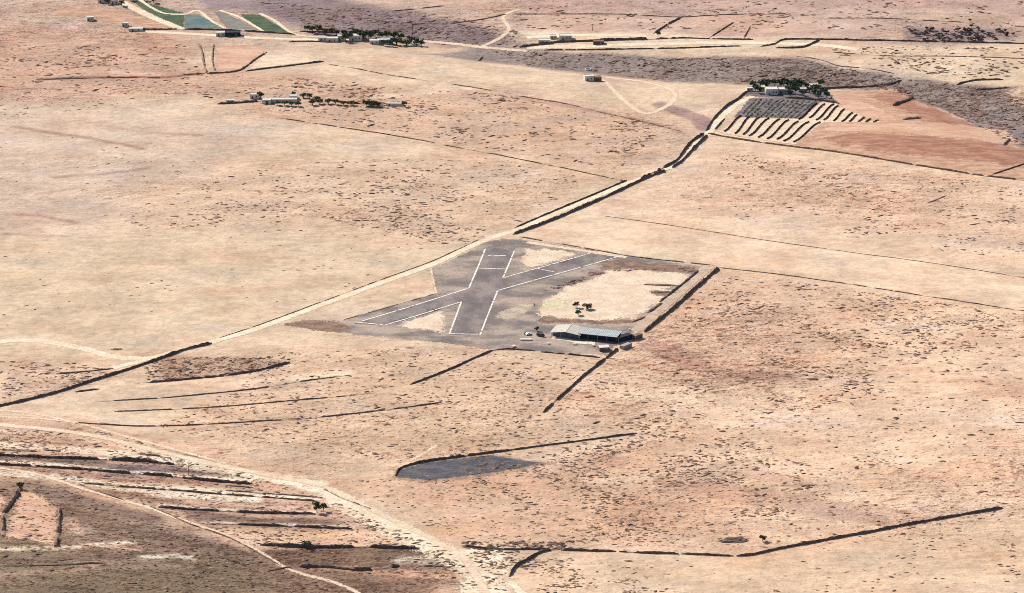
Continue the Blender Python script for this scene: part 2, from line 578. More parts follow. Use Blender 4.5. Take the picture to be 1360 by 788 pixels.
paint([(370, 762), (450, 760), (600, 790), (420, 800)], (156, 126, 102), 4, 0.9, 0.8)
for pts_ in ([(-10, 602), (60, 605.5), (142, 608.5), (230, 614)], [(-10, 614), (63, 618.5), (152, 625), (250, 633), (335, 640)], [(112, 639.5), (254, 651), (340, 657.5), (421, 663.5)], [(211, 671.5), (340, 679), (419, 680.5)], [(274, 693.5), (400, 697.5), (468, 700.5)], [(345, 721.5), (480, 724.5), (556, 726.5)]):
    stroke(pts_, (255, 232, 202), 3.0, 2.5, 0.95)
# ravine and the dark slope above the hamlet
paint([(330, -10), (420, -10), (560, 20), (660, 40), (690, 66), (560, 60), (440, 50), (390, 35)], (150, 129, 128), 14, 0.95, 0.7)
paint([(255, -20), (420, -20), (400, 30), (330, 14), (270, 12)], (152, 132, 134), 10, 0.8, 0.4)
paint([(1300, 112), (1420, 120), (1420, 200), (1340, 185), (1280, 140), (1262, 120)], (134, 116, 120), 8, 0.8, 0.9)
paint([(640, 62), (760, 68), (900, 76), (1060, 78), (1110, 92), (1200, 100), (1270, 112), (1420, 130), (1420, 215), (1335, 188), (1255, 148), (1190, 122), (1100, 116), (980, 112), (880, 108), (780, 98), (690, 87), (560, 72)], (158, 142, 135), 6, 0.95, 0.8, 0.35)
paint([(1180, 60), (1420, 62), (1420, 100), (1290, 100), (1200, 110), (1120, 84)], (236, 208, 176), 12, 0.8, 0.3)
paint([(1330, 120), (1420, 110), (1420, 160), (1350, 140)], (240, 208, 178), 6, 0.9)
paint([(1200, 34), (1345, 36), (1345, 57), (1200, 54)], (158, 134, 130), 16, 0.8, 0.8)
paint([(700, 40), (900, 44), (1100, 50), (1090, 64), (730, 66)], (238, 212, 180), 4, 0.8, 0.1)
paint([(690, 20), (1150, 20), (1200, 48), (1080, 50), (800, 45), (690, 40)], (220, 184, 162), 6, 0.8, 0.25)
paint([(700, -20), (1420, -20), (1420, 20), (700, 18)], (205, 170, 155), 10, 0.7, 0.4)
# streaks seen on the plain
for pts, c, w, k_ in (
    ([(20, 168), (110, 182), (190, 197)], (188, 148, 124), 5, 0.8), ([(195, 176), (265, 180)], (192, 152, 126), 5, 0.7),
    ([(75, 236), (140, 232), (195, 224)], (190, 152, 130), 4, 0.7), ([(55, 258), (105, 250)], (192, 156, 134), 4, 0.6),
    ([(22, 285), (50, 286), (100, 296)], (184, 148, 132), 5, 0.8), ([(10, 311), (85, 313)], (196, 160, 136), 4, 0.7),
    ([(55, 106), (120, 103), (210, 103), (268, 98)], (150, 102, 88), 5, 0.8), ([(0, 75), (45, 77)], (180, 130, 112), 4, 0.7),
    ([(150, 96), (190, 98), (210, 98)], (240, 200, 180), 7, 0.8), ([(60, 60), (260, 66)], (196, 150, 128), 6, 0.5),
    ([(690, 45), (740, 44)], (244, 226, 196), 14, 0.8), ([(500, 128), (620, 118)], (238, 210, 178), 10, 0.7),
    ([(1060, 178), (1200, 190), (1360, 212)], (170, 100, 82), 10, 0.01),
    ([(500, 588), (540, 606), (580, 590)], (240, 210, 176), 4, 0.6),
    ([(0, 590), (60, 594), (140, 600), (240, 612)], (255, 234, 204), 9, 0.9), ([(0, 572), (90, 578), (200, 600)], (246, 214, 182), 6, 0.7),
    ([(190, 511), (300, 502), (384, 486)], (250, 216, 184), 5, 0.8), ([(300, 512), (460, 494)], (250, 218, 186), 9, 0.8), ([(120, 575), (250, 596), (400, 636)], (240, 200, 166), 10, 0.6),
    ([(340, 708), (470, 712), (560, 716)], (240, 202, 166), 9, 0.9), ([(250, 667), (420, 676)], (236, 192, 160), 5, 0.7), ([(100, 636), (230, 645)], (236, 196, 164), 5, 0.7),
    ([(380, 640), (440, 655)], (255, 238, 208), 8, 0.9), ([(340, 690), (440, 694)], (150, 118, 104), 5, 0.6), ([(60, 655), (120, 665), (200, 690)], (140, 114, 104), 12, 0.7),
    ([(90, 680), (200, 710), (320, 740)], (142, 116, 96), 14, 0.7), ([(150, 720), (250, 728)], (146, 118, 100), 8, 0.8), ([(0, 745), (90, 742), (240, 735)], (132, 106, 92), 6, 0.8),
    ([(870, 460), (960, 500), (1040, 500)], (190, 146, 126), 18, 0.6), ([(900, 640), (1000, 660), (1130, 680), (1200, 690)], (196, 152, 128), 22, 0.5), ([(960, 620), (1060, 640)], (190, 146, 124), 14, 0.4),
    ([(700, 560), (850, 545), (1000, 540)], (244, 208, 178), 16, 0.6), ([(1000, 560), (1200, 550), (1360, 560)], (244, 208, 178), 24, 0.6),
    ([(960, 150), (1000, 158)], (150, 120, 120), 3, 0.01), ([(880, 140), (930, 158), (940, 170)], (168, 132, 130), 16, 0.8), ([(690, 130), (800, 150), (900, 172)], (190, 150, 130), 7, 0.7),
    ([(0, 540), (110, 520), (180, 500)], (240, 208, 176), 8, 0.8), ([(800, 640), (1000, 620)], (240, 205, 172), 8, 0.5),
    ([(0, 627), (80, 634), (200, 655), (340, 664)], (255, 236, 206), 8, 0.85), ([(112, 641), (260, 650), (420, 662)], (255, 236, 206), 6, 0.8),
    ([(0, 613), (140, 624), (330, 638)], (255, 236, 206), 4, 0.85), ([(255, 618), (330, 630), (420, 644)], (255, 236, 206), 12, 0.9),
    ([(340, 716), (560, 722)], (238, 200, 166), 12, 0.8), ([(540, 745), (640, 742)], (255, 236, 206), 10, 0.8),
    ([(0, 730), (75, 728), (170, 720)], (255, 236, 206), 6, 0.7), ([(0, 765), (100, 757), (250, 752)], (190, 160, 138), 4, 0.8),
    ([(190, 740), (230, 738), (255, 742)], (255, 236, 206), 5, 0.8), ([(150, 726), (180, 728)], (232, 190, 160), 8, 0.7),
    ([(85, 690), (95, 705)], (230, 190, 160), 12, 0.6), ([(460, 755), (620, 766)], (224, 180, 148), 8, 0.7),
):
    stroke(pts, c, w, 3, k_)
scrubv = np.clip(scrubv * (0.72 + 0.5 * sstep(-0.16, 0.16, mott)) + 0.1 * mott, 0, 1)
ZZ = height(fx, fy)
# shallow banks worn along the foot of the terrace walls are left to the wall meshes
V = np.stack([fx, fy, ZZ], 1)
nx, ny = len(GX), len(GY)
idx = np.arange(nx * ny).reshape(ny, nx)
Q = np.stack([idx[:-1, :-1].ravel(), idx[:-1, 1:].ravel(), idx[1:, 1:].ravel(), idx[1:, :-1].ravel()], 1)
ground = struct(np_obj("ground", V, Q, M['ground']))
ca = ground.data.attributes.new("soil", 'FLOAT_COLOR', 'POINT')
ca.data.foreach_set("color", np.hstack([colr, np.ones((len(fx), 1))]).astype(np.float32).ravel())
sa = ground.data.attributes.new("scrub", 'FLOAT', 'POINT')
sa.data.foreach_set("value", scrubv.astype(np.float32))


# ------------------------------------------------------------------ sheets laid on the ground
def patch(name, px, mat, dz, step=1.6, margin=2.5, jitter=0.0):
    P = PL(px)
    lo, hi = P.min(0) - margin - step, P.max(0) + margin + step
    X = np.arange(lo[0], hi[0] + step, step)
    Y = np.arange(lo[1], hi[1] + step, step)
    A, B = np.meshgrid(X, Y)
    a, b = A.ravel(), B.ravel()
    s = sdf(a, b, P) + jitter * fbm(a, b, 9, 3, 21)
    z = height(a, b) + dz
    nX, nY = len(X), len(Y)
    ix = np.arange(nX * nY).reshape(nY, nX)
    q = np.stack([ix[:-1, :-1].ravel(), ix[:-1, 1:].ravel(), ix[1:, 1:].ravel(), ix[1:, :-1].ravel()], 1)
    q = q[(s[q] < margin).any(1)]
    used, inv = np.unique(q, return_inverse=True)
    o = np_obj(name, np.stack([a, b, z], 1)[used], inv.reshape(q.shape), mat)
    at = o.data.attributes.new("edge", 'FLOAT', 'POINT')
    at.data.foreach_set("value", s[used].astype(np.float32))
    return struct(o)


def resample(W, step):
    W = np.asarray(W, float)
    # Catmull-Rom through the points, then even spacing
    pts = [W[0]]
    for i in range(len(W) - 1):
        p0, p1, p2, p3 = W[max(i - 1, 0)], W[i], W[i + 1], W[min(i + 2, len(W) - 1)]
        n = max(2, int(np.hypot(*(p2 - p1)) / 2))
        for t in np.linspace(0, 1, n + 1)[1:]:
            # centripetal-ish: damp tangents so uneven spacing does not overshoot
            m1, m2 = (p2 - p0) * 0.5, (p3 - p1) * 0.5
            L = np.hypot(*(p2 - p1))
            m1 = m1 * min(1, L / (np.hypot(*m1) + 1e-6))
            m2 = m2 * min(1, L / (np.hypot(*m2) + 1e-6))
            pts.append((2 * t**3 - 3 * t**2 + 1) * p1 + (t**3 - 2 * t**2 + t) * m1 + (-2 * t**3 + 3 * t**2) * p2 + (t**3 - t**2) * m2)
    pts = np.array(pts)
    s = np.concatenate([[0], np.cumsum(np.hypot(*np.diff(pts, axis=0).T))])
    n = max(2, int(s[-1] / step) + 1)
    u = np.linspace(0, s[-1], n)
    return np.stack([np.interp(u, s, pts[:, 0]), np.interp(u, s, pts[:, 1])], 1)


TRACKS = []


def strip(name, px, width, mat, dz=0.07, step=2.5, wob=0.12, world_pts=False, parent=None):
    W = resample(px if world_pts else PL(px), step)
    T = np.gradient(W, axis=0)
    T /= np.hypot(T[:, 0], T[:, 1])[:, None] + 1e-9
    N = np.stack([-T[:, 1], T[:, 0]], 1)
    cols = np.array([-0.5, -0.36, -0.15, 0.15, 0.36, 0.5])
    wj = width * (1 + wob * 2 * fbm(W[:, 0], W[:, 1], 18, 2, 55))
    V, E = [], []
    for j, c in enumerate(cols):
        p = W + N * (c * wj)[:, None]
        V.append(np.stack([p[:, 0], p[:, 1], height(p[:, 0], p[:, 1]) + dz], 1))
        E.append((abs(c) - 0.47) * wj)
    n, k = len(W), len(cols)
    V = np.stack(V, 1).reshape(-1, 3)
    E = np.stack(E, 1).ravel()
    ix = np.arange(n * k).reshape(n, k)
    q = np.stack([ix[:-1, 1:].ravel(), ix[:-1, :-1].ravel(), ix[1:, :-1].ravel(), ix[1:, 1:].ravel()], 1)
    q = q[:, ::-1]
    o = np_obj(name, V, q, mat)
    at = o.data.attributes.new("edge", 'FLOAT', 'POINT')
    at.data.foreach_set("value", E.astype(np.float32))
    if parent:
        o.parent = parent
    else:
        struct(o)
        TRACKS.append((W, width))
    return o


# tracks
MAIN = [(150, 489), (200, 476), (280, 455), (340, 437), (430, 404), (520, 371), (575, 351), (640, 321), (690, 304), (740, 283), (790, 262), (835, 243), (875, 230), (897, 218), (912, 203), (928, 187), (942, 176), (952, 162), (978, 139), (1000, 128)]
strip("dirt_road", MAIN, 6.5, M['track'], 0.09)
strip("dirt_track", [(-20, 456), (20, 452), (60, 454), (110, 463), (150, 474), (200, 477)], 8, M['track'], 0.075)
strip("dirt_track", [(-20, 562), (60, 570), (130, 580), (200, 597), (280, 616), (360, 632), (425, 645), (470, 665), (530, 695), (585, 722), (620, 745), (645, 790), (650, 810)], 6.0, M['old_track'], 0.10)
strip("dirt_track", [(-20, 543), (40, 549), (95, 560), (150, 575), (220, 594), (300, 616)], 3.2, M['old_track'], 0.085)
strip("dirt_track", [(-20, 553), (50, 556), (100, 561)], 2.6, M['old_track'], 0.08)
strip("dirt_track", [(-20, 619), (50, 630), (100, 646), (165, 665), (203, 676), (254, 695), (305, 713), (345, 733), (385, 757), (450, 776), (500, 800)], 3.2, M['old_track'], 0.085)
strip("dirt_track", [(800, 106), (815, 120), (838, 141), (858, 151), (882, 143), (896, 131), (894, 122), (880, 115), (850, 108), (805, 103)], 5, M['old_track'], 0.08)
strip("dirt_track", [(545, 52), (600, 58), (640, 63), (700, 68)], 5, M['old_track'], 0.09)
strip("dirt_track", [(640, 62), (665, 50), (676, 38), (668, 22), (690, 12)], 4.5, M['old_track'], 0.08)
strip("dirt_track", [(162, 3), (200, 22), (241, 39)], 9, M['track'], 0.10)
strip("dirt_track", [(182, -2), (215, 17), (246, 19), (262, 14), (280, 27), (299, 38)], 3.5, M['track'], 0.11)
strip("dirt_track", [(292, 14), (320, 24), (350, 42)], 3.5, M['track'], 0.11)
strip("dirt_track", [(345, 18), (365, 28), (393, 46), (440, 50)], 4, M['track'], 0.11)
strip("dirt_track", [(185, 42), (250, 45), (330, 50), (420, 53), (470, 54)], 7, M['track'], 0.09)
strip("dirt_track", [(700, 63), (800, 61), (900, 58), (1000, 57), (1090, 60), (1140, 66)], 9, M['track'], 0.09)
strip("dirt_track", [(700, 50), (760, 47), (860, 48)], 8, M['track'], 0.08)
strip("dirt_track", [(700, 322), (760, 331), (832, 342)], 5, M['old_track'], 0.12)
strip("dirt_track", [(545, 612), (560, 604), (580, 592)], 2.4, M['old_track'], 0.08)
strip("dirt_track", [(678, 772), (690, 786), (720, 800)], 5, M['track'], 0.08)
strip("dirt_track", [(572, 356), (575, 372), (580, 390)], 1.6, M['track'], 0.11)
patch("wash", [(430, 648), (470, 660), (520, 685), (560, 705), (610, 730), (665, 728), (680, 755), (665, 775), (700, 812), (600, 812), (615, 765), (590, 748), (520, 715), (450, 680), (425, 662)], M['wash'], 0.05, 1.6, 5)

# fields
patch("ploughed_field", [(1098, 122), (1180, 116), (1205, 124), (1258, 152), (1336, 190), (1420, 215), (1420, 247), (1300, 232), (1170, 212), (1052, 192), (1094, 163), (1160, 162), (1114, 139)], M['russet'], 0.05, 2.0, 3, 4.0)
patch("ploughed_field", [(1080, 184), (1130, 176), (1200, 180), (1290, 186), (1420, 212), (1420, 226), (1300, 214), (1180, 204)], M['red'], 0.075, 2.0, 12, 22.0)
patch("ploughed_field", [(1150, 128), (1195, 122), (1256, 152), (1310, 178), (1230, 160), (1190, 142)], M['red'], 0.075, 2.0, 12, 14.0)
patch("ploughed_field", [(1102, 128), (1160, 140), (1196, 160), (1150, 160), (1116, 140)], M['rose'], 0.10, 1.8, 3, 10.0)
patch("ploughed_field", [(1100, 166), (1330, 172), (1360, 190), (1336, 192), (1180, 176), (1092, 176)], M['rose'], 0.10, 1.8, 3, 10.0)
patch("row_field", [(955, 176), (985, 153), (1064, 158), (1090, 136), (1116, 138), (1172, 163), (1092, 163), (1056, 192), (1000, 184)], M['rowsoil'], 0.07, 1.6, 2.5)
patch("orchard_ground", [(975, 156), (996, 131), (1041, 129), (1092, 134), (1064, 158), (984, 156)], M['ash'], 0.11, 1.6, 2.5)
patch("farm_yard", [(990, 128), (1002, 112), (1060, 111), (1090, 114), (1112, 136), (1046, 130)], M['ash'], 0.08, 2.0, 3)
patch("crop_field", [(165, -6), (188, 2), (246, 18), (243, 37), (236, 36), (190, 12)], M['crop'], 0.06, 1.8, 2)
patch("crop_field", [(247, 19), (264, 20), (298, 38), (244, 38)], M['teal'], 0.06, 1.8, 2)
patch("crop_field", [(284, 16), (296, 16), (345, 40), (303, 38)], M['greygreen'], 0.06, 1.8, 2)
patch("crop_field", [(318, 19), (345, 20), (388, 45), (348, 42)], M['crop'], 0.06, 1.8, 2)
patch("ploughed_field", [(60, 18), (100, 8), (165, 14), (235, 37), (180, 38), (120, 24)], M['russet'], 0.06, 2.0, 4, 10.0)
patch("ploughed_field", [(286, 62), (340, 60), (352, 70), (318, 93), (286, 94)], M['rose'], 0.06, 1.8, 3, 4.0)
patch("ploughed_field", [(350, 72), (428, 80), (330, 92)], M['rowsoil'], 0.06, 1.8, 3)
patch("bare_field", [(30, 650), (52, 657), (76, 676), (73, 724), (6, 712), (14, 690)], M['rose'], 0.06, 1.4, 2)
patch("bare_field", [(-40, 655), (8, 660), (0, 684), (-2, 712), (-40, 716)], M['rose'], 0.06, 1.4, 2)
patch("muddy_shore", [(519, 636), (527, 622), (560, 613), (655, 603), (692, 609), (735, 615), (692, 625), (640, 634), (568, 641)], M['mud'], 0.045, 1.3, 3, 3.0)
patch("silt_basin", [(524, 634), (530, 625), (560, 616), (640, 606), (655, 605), (690, 611), (719, 615), (690, 622), (640, 630), (570, 638)], M['silt'], 0.06, 1.2, 2)

# ------------------------------------------------------------------ the airfield
patch("airfield_apron", [(374, 432), (402, 425), (452, 427), (575, 391), (579, 388), (573, 358), (610, 341), (645, 322), (668, 317), (700, 319), (838, 341), (925, 353), (936, 359), (840, 440), (806, 471), (655, 464), (590, 455), (450, 442)], M['apron'], 0.05, 1.5, 3, 4.0)
patch("sand_patch", [(716, 403), (735, 393), (754, 382), (787, 370), (806, 360), (838, 357), (920, 364), (916, 374), (880, 384), (895, 388), (884, 396), (856, 412), (843, 424), (782, 426), (716, 420)], M['sand'], 0.09, 1.4, 3.5, 7.0)
patch("sand_patch", [(694, 346), (698, 330), (745, 333), (770, 338), (742, 346), (697, 357)], M['sand'], 0.09, 1.4, 3.5, 7.0)
patch("sand_patch", [(522, 433), (560, 420), (586, 413), (588, 441)], M['sand'], 0.09, 1.4, 3.5, 7.0)
patch("sand_patch", [(655, 420), (690, 403), (714, 404), (700, 416), (676, 426)], M['sand_dim'], 0.09, 1.4, 3.5, 7.0)
patch("gravel_bed", [(858, 386), (878, 387), (897, 390), (888, 395), (868, 391)], M['gravelbed'], 0.12, 1.3, 5, 7.0)
patch("gravel_bed", [(800, 346), (860, 350), (925, 355), (928, 362), (880, 361), (830, 356), (800, 358)], M['gravelbed'], 0.10, 1.3, 5, 8.0)
patch("gravel_bed", [(716, 420), (780, 424), (845, 423), (835, 431), (780, 430), (718, 429)], M['gravelbed'], 0.075, 1.3, 4, 6.0)
patch("gravel_bed", [(374, 432), (402, 425), (448, 428), (462, 436), (440, 441), (410, 437)], M['gravelbed'], 0.075, 1.3, 4, 3.0)
patch("weed_patch", [(716, 403), (735, 398), (756, 399), (750, 409), (720, 410)], M['green_dust'], 0.13, 1.3, 3, 7.0)
strip("driveway", [(944, 352), (930, 364), (900, 390), (870, 417), (845, 440)], 9.0, M['drive'], 0.135)
strip("dirt_track", [(733, 449), (752, 451), (770, 455), (790, 456)], 5, M['track'], 0.11)


def quad_runway(name, px, label=None):
    P = PL(px)
    n = 40
    V, F = [], []
    for i in range(n + 1):
        t = i / n
        a = P[0] * (1 - t) + P[3] * t
        b = P[1] * (1 - t) + P[2] * t
        for s in (0, 0.33, 0.66, 1):
            p = a * (1 - s) + b * s
            V.append((p[0], p[1], 0.085 if name == "runway" else 0.09))
    for i in range(n):
        for j in range(3):
            F.append((4 * i + j, 4 * i + j + 1, 4 * i + j + 5, 4 * i + j + 4))
    o = mesh_obj(name, V, F, M['runway'])
    return struct(o)


rw_long = quad_runway("runway", [(597, 445), (638, 446), (684, 330), (645, 329)])
rw_cross = quad_runway("cross_runway", [(470, 430), (512, 433), (824, 341), (783, 336)])


def line(name, px, parent, w=1.05):
    W = resample(PL(px), 1.2)
    T = np.gradient(W, axis=0)
    T /= np.hypot(T[:, 0], T[:, 1])[:, None] + 1e-9
    N = np.stack([-T[:, 1], T[:, 0]], 1)
    j = w * (1 + 0.35 * (RNG.random(len(W)) - 0.5))
    a, b = W + N * (j / 2)[:, None], W - N * (j / 2)[:, None]
    V = [(p[0], p[1], 0.14) for p in a] + [(p[0], p[1], 0.14) for p in b]
    n = len(W)
    F = [(i, n + i, n + i + 1, i + 1) for i in range(n - 1)]
    F = [f for f in F if random.random() > 0.05]      # paint worn through
    o = mesh_obj(name, V, F, M['paint'], parent)
    o["kind"] = "structure"
    return o


line("edge_line", [(644.5, 331), (636, 352), (623, 382.5)], rw_long)
line("edge_line", [(683, 334), (675.5, 352), (668, 369.5)], rw_long)
line("edge_line", [(661, 386.5), (649, 416), (637.5, 445.5)], rw_long)
line("edge_line", [(612.8, 401), (605, 422), (597, 444)], rw_long)
line("threshold_line", [(597.5, 443.6), (637, 444.4)], rw_long)
line("threshold_line", [(648, 339.7), (672, 339.9)], rw_long, 1.0)
line("threshold_line", [(636.5, 356.6), (671.5, 357.8)], rw_long)
line("edge_line", [(622.6, 383), (550, 406), (480, 427)], rw_cross)
line("edge_line", [(612, 401.3), (560, 417.5), (511, 432.3)], rw_cross)
line("edge_line", [(668.6, 369.2), (725, 353.5), (783, 337)], rw_cross)
line("edge_line", [(661.6, 386), (740, 364), (822, 341)], rw_cross)
line("threshold_line", [(471, 428), (492, 430), (511, 432.4)], rw_cross, 1.2)
line("threshold_line", [(713, 357), (736, 361.5)], rw_cross, 1.0)

# ------------------------------------------------------------------ dry stone walls and banks
WALLS = []


def wall(px, label, h=1.25, w=0.9, mat='basalt', group="dry stone field walls", name="stone_wall", step=1.3, rough=0.22, gap=None):
    W = resample(PL(px), step)
    n = len(W)
    W = W + 0.6 * np.stack([fbm(W[:, 0], W[:, 1], 14, 3, 81), fbm(W[:, 0], W[:, 1], 14, 3, 82)], 1)
    T = np.gradient(W, axis=0)
    T /= np.hypot(T[:, 0], T[:, 1])[:, None] + 1e-9
    N = np.stack([-T[:, 1], T[:, 0]], 1)
    zz = height(W[:, 0], W[:, 1])
    c = W.mean(0)
    cz = float(height(*c))
    h, w = h * 0.74, w * 0.85
    if group == 'terrace walls' and mat == 'basalt':
        h, w = h * 1.3, w * 1.35
    elif mat != 'basalt' and name == 'stone_wall':
        h = h * 0.9
    sh = np.clip(1 + 0.8 * fbm(W[:, 0], W[:, 1], 9, 3, 90), 0.4, 1.4)
    thr = -0.15 if (mat != 'basalt' or group == 'terrace walls') else -0.26
    gp = fbm(W[:, 0], W[:, 1], 12, 3, 97)
    sh = sh * (0.15 + 0.85 * sstep(thr - 0.03, thr + 0.02, gp))
    wv = np.clip(1 + 1.1 * fbm(W[:, 0], W[:, 1], 5, 3, 95), 0.6, 1.6)
    prof = [(-0.5, -0.35), (-0.46, 0.45), (-0.3, 0.95), (0.0, 1.06), (0.3, 0.95), (0.46, 0.45), (0.5, -0.35)]
    V = []
    for i in range(n):
        e = 1.0 if 1 < i < n - 2 else 0.55
        for (a, b) in prof:
            hh = h * sh[i] * e * (1 + rough * (random.random() - 0.5) * 2) * b if b > 0 else -0.35
            ww = w * wv[i] * (1 + 0.25 * (random.random() - 0.5) * 2)
            V.append((W[i, 0] + N[i, 0] * a * ww - c[0], W[i, 1] + N[i, 1] * a * ww - c[1], zz[i] + hh - cz))
    m = len(prof)
    F = []
    for i in range(n - 1):
        for j in range(m - 1):
            F.append((i * m + j, i * m + j + 1, (i + 1) * m + j + 1, (i + 1) * m + j))
    F.append(tuple(range(m)))
    F.append(tuple(reversed(range((n - 1) * m, n * m))))
    F = [f[::-1] for f in F]
    o = mesh_obj(name, V, F, M[mat])
    o.location = (c[0], c[1], cz)
    tag(o, label, "wall" if "bank" not in name else "earth bank", group)
    o["kind"] = "thing"
    WALLS.append(W)
    return o


B = 'brown_stone'
E = 'earth_bank'
# around the airfield and along the road
wall([(-20, 544), (60, 526), (130, 504), (180, 488), (240, 467), (281, 456.5)], "long dark wall bordering the pale road before it passes the airfield", 1.9, 1.2)
wall([(681, 312), (745, 288), (800, 264), (845, 243), (890, 225)], "dark wall on the airfield side of the walled lane", 2.1, 1.2)
wall([(683, 303), (740, 279), (790, 258), (832, 240)], "low wall on the plain side of the walled lane", 1.2, 0.8)
wall([(893, 223), (907, 213), (918, 201), (929, 190), (939, 180.5)], "winding wall on the pale field side of the lane below the striped rows", 2.2, 1.3)
wall([(852, 237), (878, 225), (899, 213), (908, 201), (917, 190), (934, 178)], "winding wall on the brown scrub side of the lane below the striped rows", 2.1, 1.3)
wall([(937.5, 174), (948, 158), (964, 142), (980, 132), (992, 122)], "dark wall climbing beside the lane towards the farmstead", 2.0, 1.2)
wall([(949, 172), (956, 165), (962, 158)], "short wall between the lane and the striped rows", 1.2, 0.9)
wall([(365, 156), (410, 163), (452, 169.5), (520, 180), (577, 190)], "brown wall running from the ruined farm out over the plain to a gap", 1.0, 0.8, B)
wall([(589, 193), (644, 203), (700, 214), (760, 226), (830, 241)], "brown wall running from a gap in the plain to the lane", 1.0, 0.8, B)
wall([(940, 178), (985, 186), (1050, 195), (1100, 201), (1170, 212), (1230, 222), (1300, 233), (1360, 240), (1400, 246)], "long wall below the red ploughed field", 1.6, 1.1, B)
wall([(1318, 232), (1340, 225), (1380, 214)], "short dark wall branching off the wall below the red field", 1.2, 0.8)
wall([(690, 315), (760, 327), (840, 341), (900, 348), (948, 353)], "brown wall along the far edge of the airfield", 0.9, 0.8, B)
wall([(955, 356), (1020, 363), (1080, 371), (1130, 378)], "low brown wall leaving the airfield corner across the plain", 0.7, 0.7, E, "low field banks", "earth_bank_line")
wall([(1130, 378), (1155, 382), (1200, 389), (1269, 399.5), (1400, 419)], "thin dark bank beyond the brown wall of the airfield corner", 0.7, 0.6, B, "low field banks", "earth_bank_line")
wall([(800, 287), (900, 301), (1020, 320), (1120, 334), (1225, 348), (1380, 372)], "thin reddish bank crossing the pale field beside the lane", 0.45, 0.7, E, "low field banks", "earth_bank_line")
wall([(954, 357), (925, 382), (895, 409), (872, 428), (856, 441)], "dark wall along the outer side of the airfield driveway", 2.3, 1.6)
wall([(927, 360), (907, 377), (893, 388), (876, 401)], "broken stone bank on the inner side of the airfield driveway", 1.5, 1.6, B)
wall([(878, 403), (860, 416)], "short broken bank on the sandy side of the airfield driveway", 1.5, 2.4, B)
wall([(856, 421), (848, 425), (838, 428)], "low heap of dark stones where the driveway meets the sand", 1.4, 2.6, B)
wall([(545, 511), (572, 501), (602, 489), (630, 476), (655, 465.5)], "dark wall running down from the airfield fence to the scrub", 1.3, 0.9)
wall([(656, 465.5), (674, 464), (710, 466.5)], "dark kerb wall in front of the airfield apron beside the white table", 1.0, 0.8)
wall([(718, 468), (760, 471.5), (797, 475.5)], "dark kerb wall in front of the airfield apron beside the small hut", 1.1, 0.8)
wall([(722, 548), (748, 524), (775, 500), (800, 480), (820, 464)], "straight dark wall running down from the small hut into the scrub", 1.8, 1.1)
wall([(457, 425), (520, 407), (576, 391)], "low dark bank along the far edge of the cross runway", 0.5, 1.0, B)
wall([(292, 449), (345, 431.5), (430, 400), (500, 374)], "thin brown bank along the plain side of the pale road", 0.5, 0.6, E, "low field banks", "earth_bank_line")
wall([(505, 372), (575, 346.5), (636, 318.5)], "thin brown bank along the pale road where it passes the runways", 0.5, 0.6, E, "low field banks", "earth_bank_line")
# around the silt basin and the foot of the scrub
wall([(525, 632), (532, 622.5), (560, 614.5), (620, 606), (680, 598)], "dark wall curving round the grey silt basin", 1.6, 1.0)
wall([(680, 598), (720, 592.5), (780, 585), (846, 576)], "dark wall continuing from the silt basin into the scrub", 1.2, 0.8)
wall([(745, 731), (780, 732), (818, 733)], "stretch of dark wall joined to the hedge of shrubs by the wash", 1.5, 1.0)
wall([(822, 733.2), (860, 735), (901, 736)], "second stretch of dark wall from the hedge of shrubs", 1.5, 1.0)
wall([(905, 736), (940, 737.5), (974, 739)], "third stretch of dark wall from the hedge of shrubs", 1.5, 1.0)
wall([(978, 739), (1000, 737), (1030, 730.5), (1060, 724.5), (1150, 708), (1240, 691), (1331, 675)], "very long straight dark wall running away past the low rock mound", 1.8, 1.05)
wall([(615, 726), (660, 730), (700, 730), (744, 730)], "dark wall under the hedge of shrubs by the wash", 1.3, 1.0)
wall([(741, 730), (720, 733), (702, 743), (684, 754), (677, 766)], "short dark wall bending down to the pale wash", 1.9, 1.2)
# terraces
TG = "terrace walls"
wall([(190, 509), (250, 504), (300, 499), (345, 492), (385, 482)], "dark terrace wall below the strip of rubble and scrub", 1.2, 0.9, 'basalt', TG)
wall([(127, 534), (180, 531), (228, 528), (290, 522), (345, 516), (400, 507), (462, 499)], "uppermost thin terrace wall below the rubble strip wall", 0.9, 0.7, B, TG)
wall([(152, 547), (228, 544), (300, 540), (370, 534), (440, 528), (500, 522)], "middle thin terrace wall of the three below the rubble strip", 0.9, 0.7, B, TG)
wall([(100, 562), (170, 566), (254, 565), (340, 560), (380, 558), (440, 553), (520, 544), (586, 535)], "lowest thin terrace wall of the three below the rubble strip", 1.0, 0.8, B, TG)
wall([(-20, 604), (60, 608), (142, 611)], "dark terrace wall above the pale double bank by the utility pole", 1.5, 1.2, 'basalt', TG)
wall([(145, 611), (185, 613), (230, 617)], "thick dark wall with rubble beside the utility pole", 2.0, 1.6, 'basalt', TG)
wall([(-20, 616), (63, 621), (110, 624), (152, 627.5), (200, 631), (250, 636)], "long terrace wall reaching the foot of the utility pole", 1.5, 1.1, 'basalt', TG)
wall([(252, 636), (290, 640), (335, 643)], "terrace wall starting at the foot of the utility pole", 1.5, 1.1, 'basalt', TG)
wall([(112, 642), (178, 648), (254, 653.5), (340, 660), (380, 663), (421, 666)], "terrace wall between the narrow track and the wash", 1.3, 1.0, B, TG)
wall([(211, 674), (270, 678), (340, 681.5), (419, 683)], "terrace wall leaving the narrow track towards the two small trees", 1.3, 1.0, 'basalt', TG)
wall([(274, 696), (340, 698), (400, 700), (468, 703)], "terrace wall below the wall of the two small trees", 1.2, 1.1, 'basalt', TG)
wall([(345, 724), (400, 727), (480, 727), (556, 729)], "straight black terrace wall ending at the wash", 1.5, 1.3, 'basalt', TG)
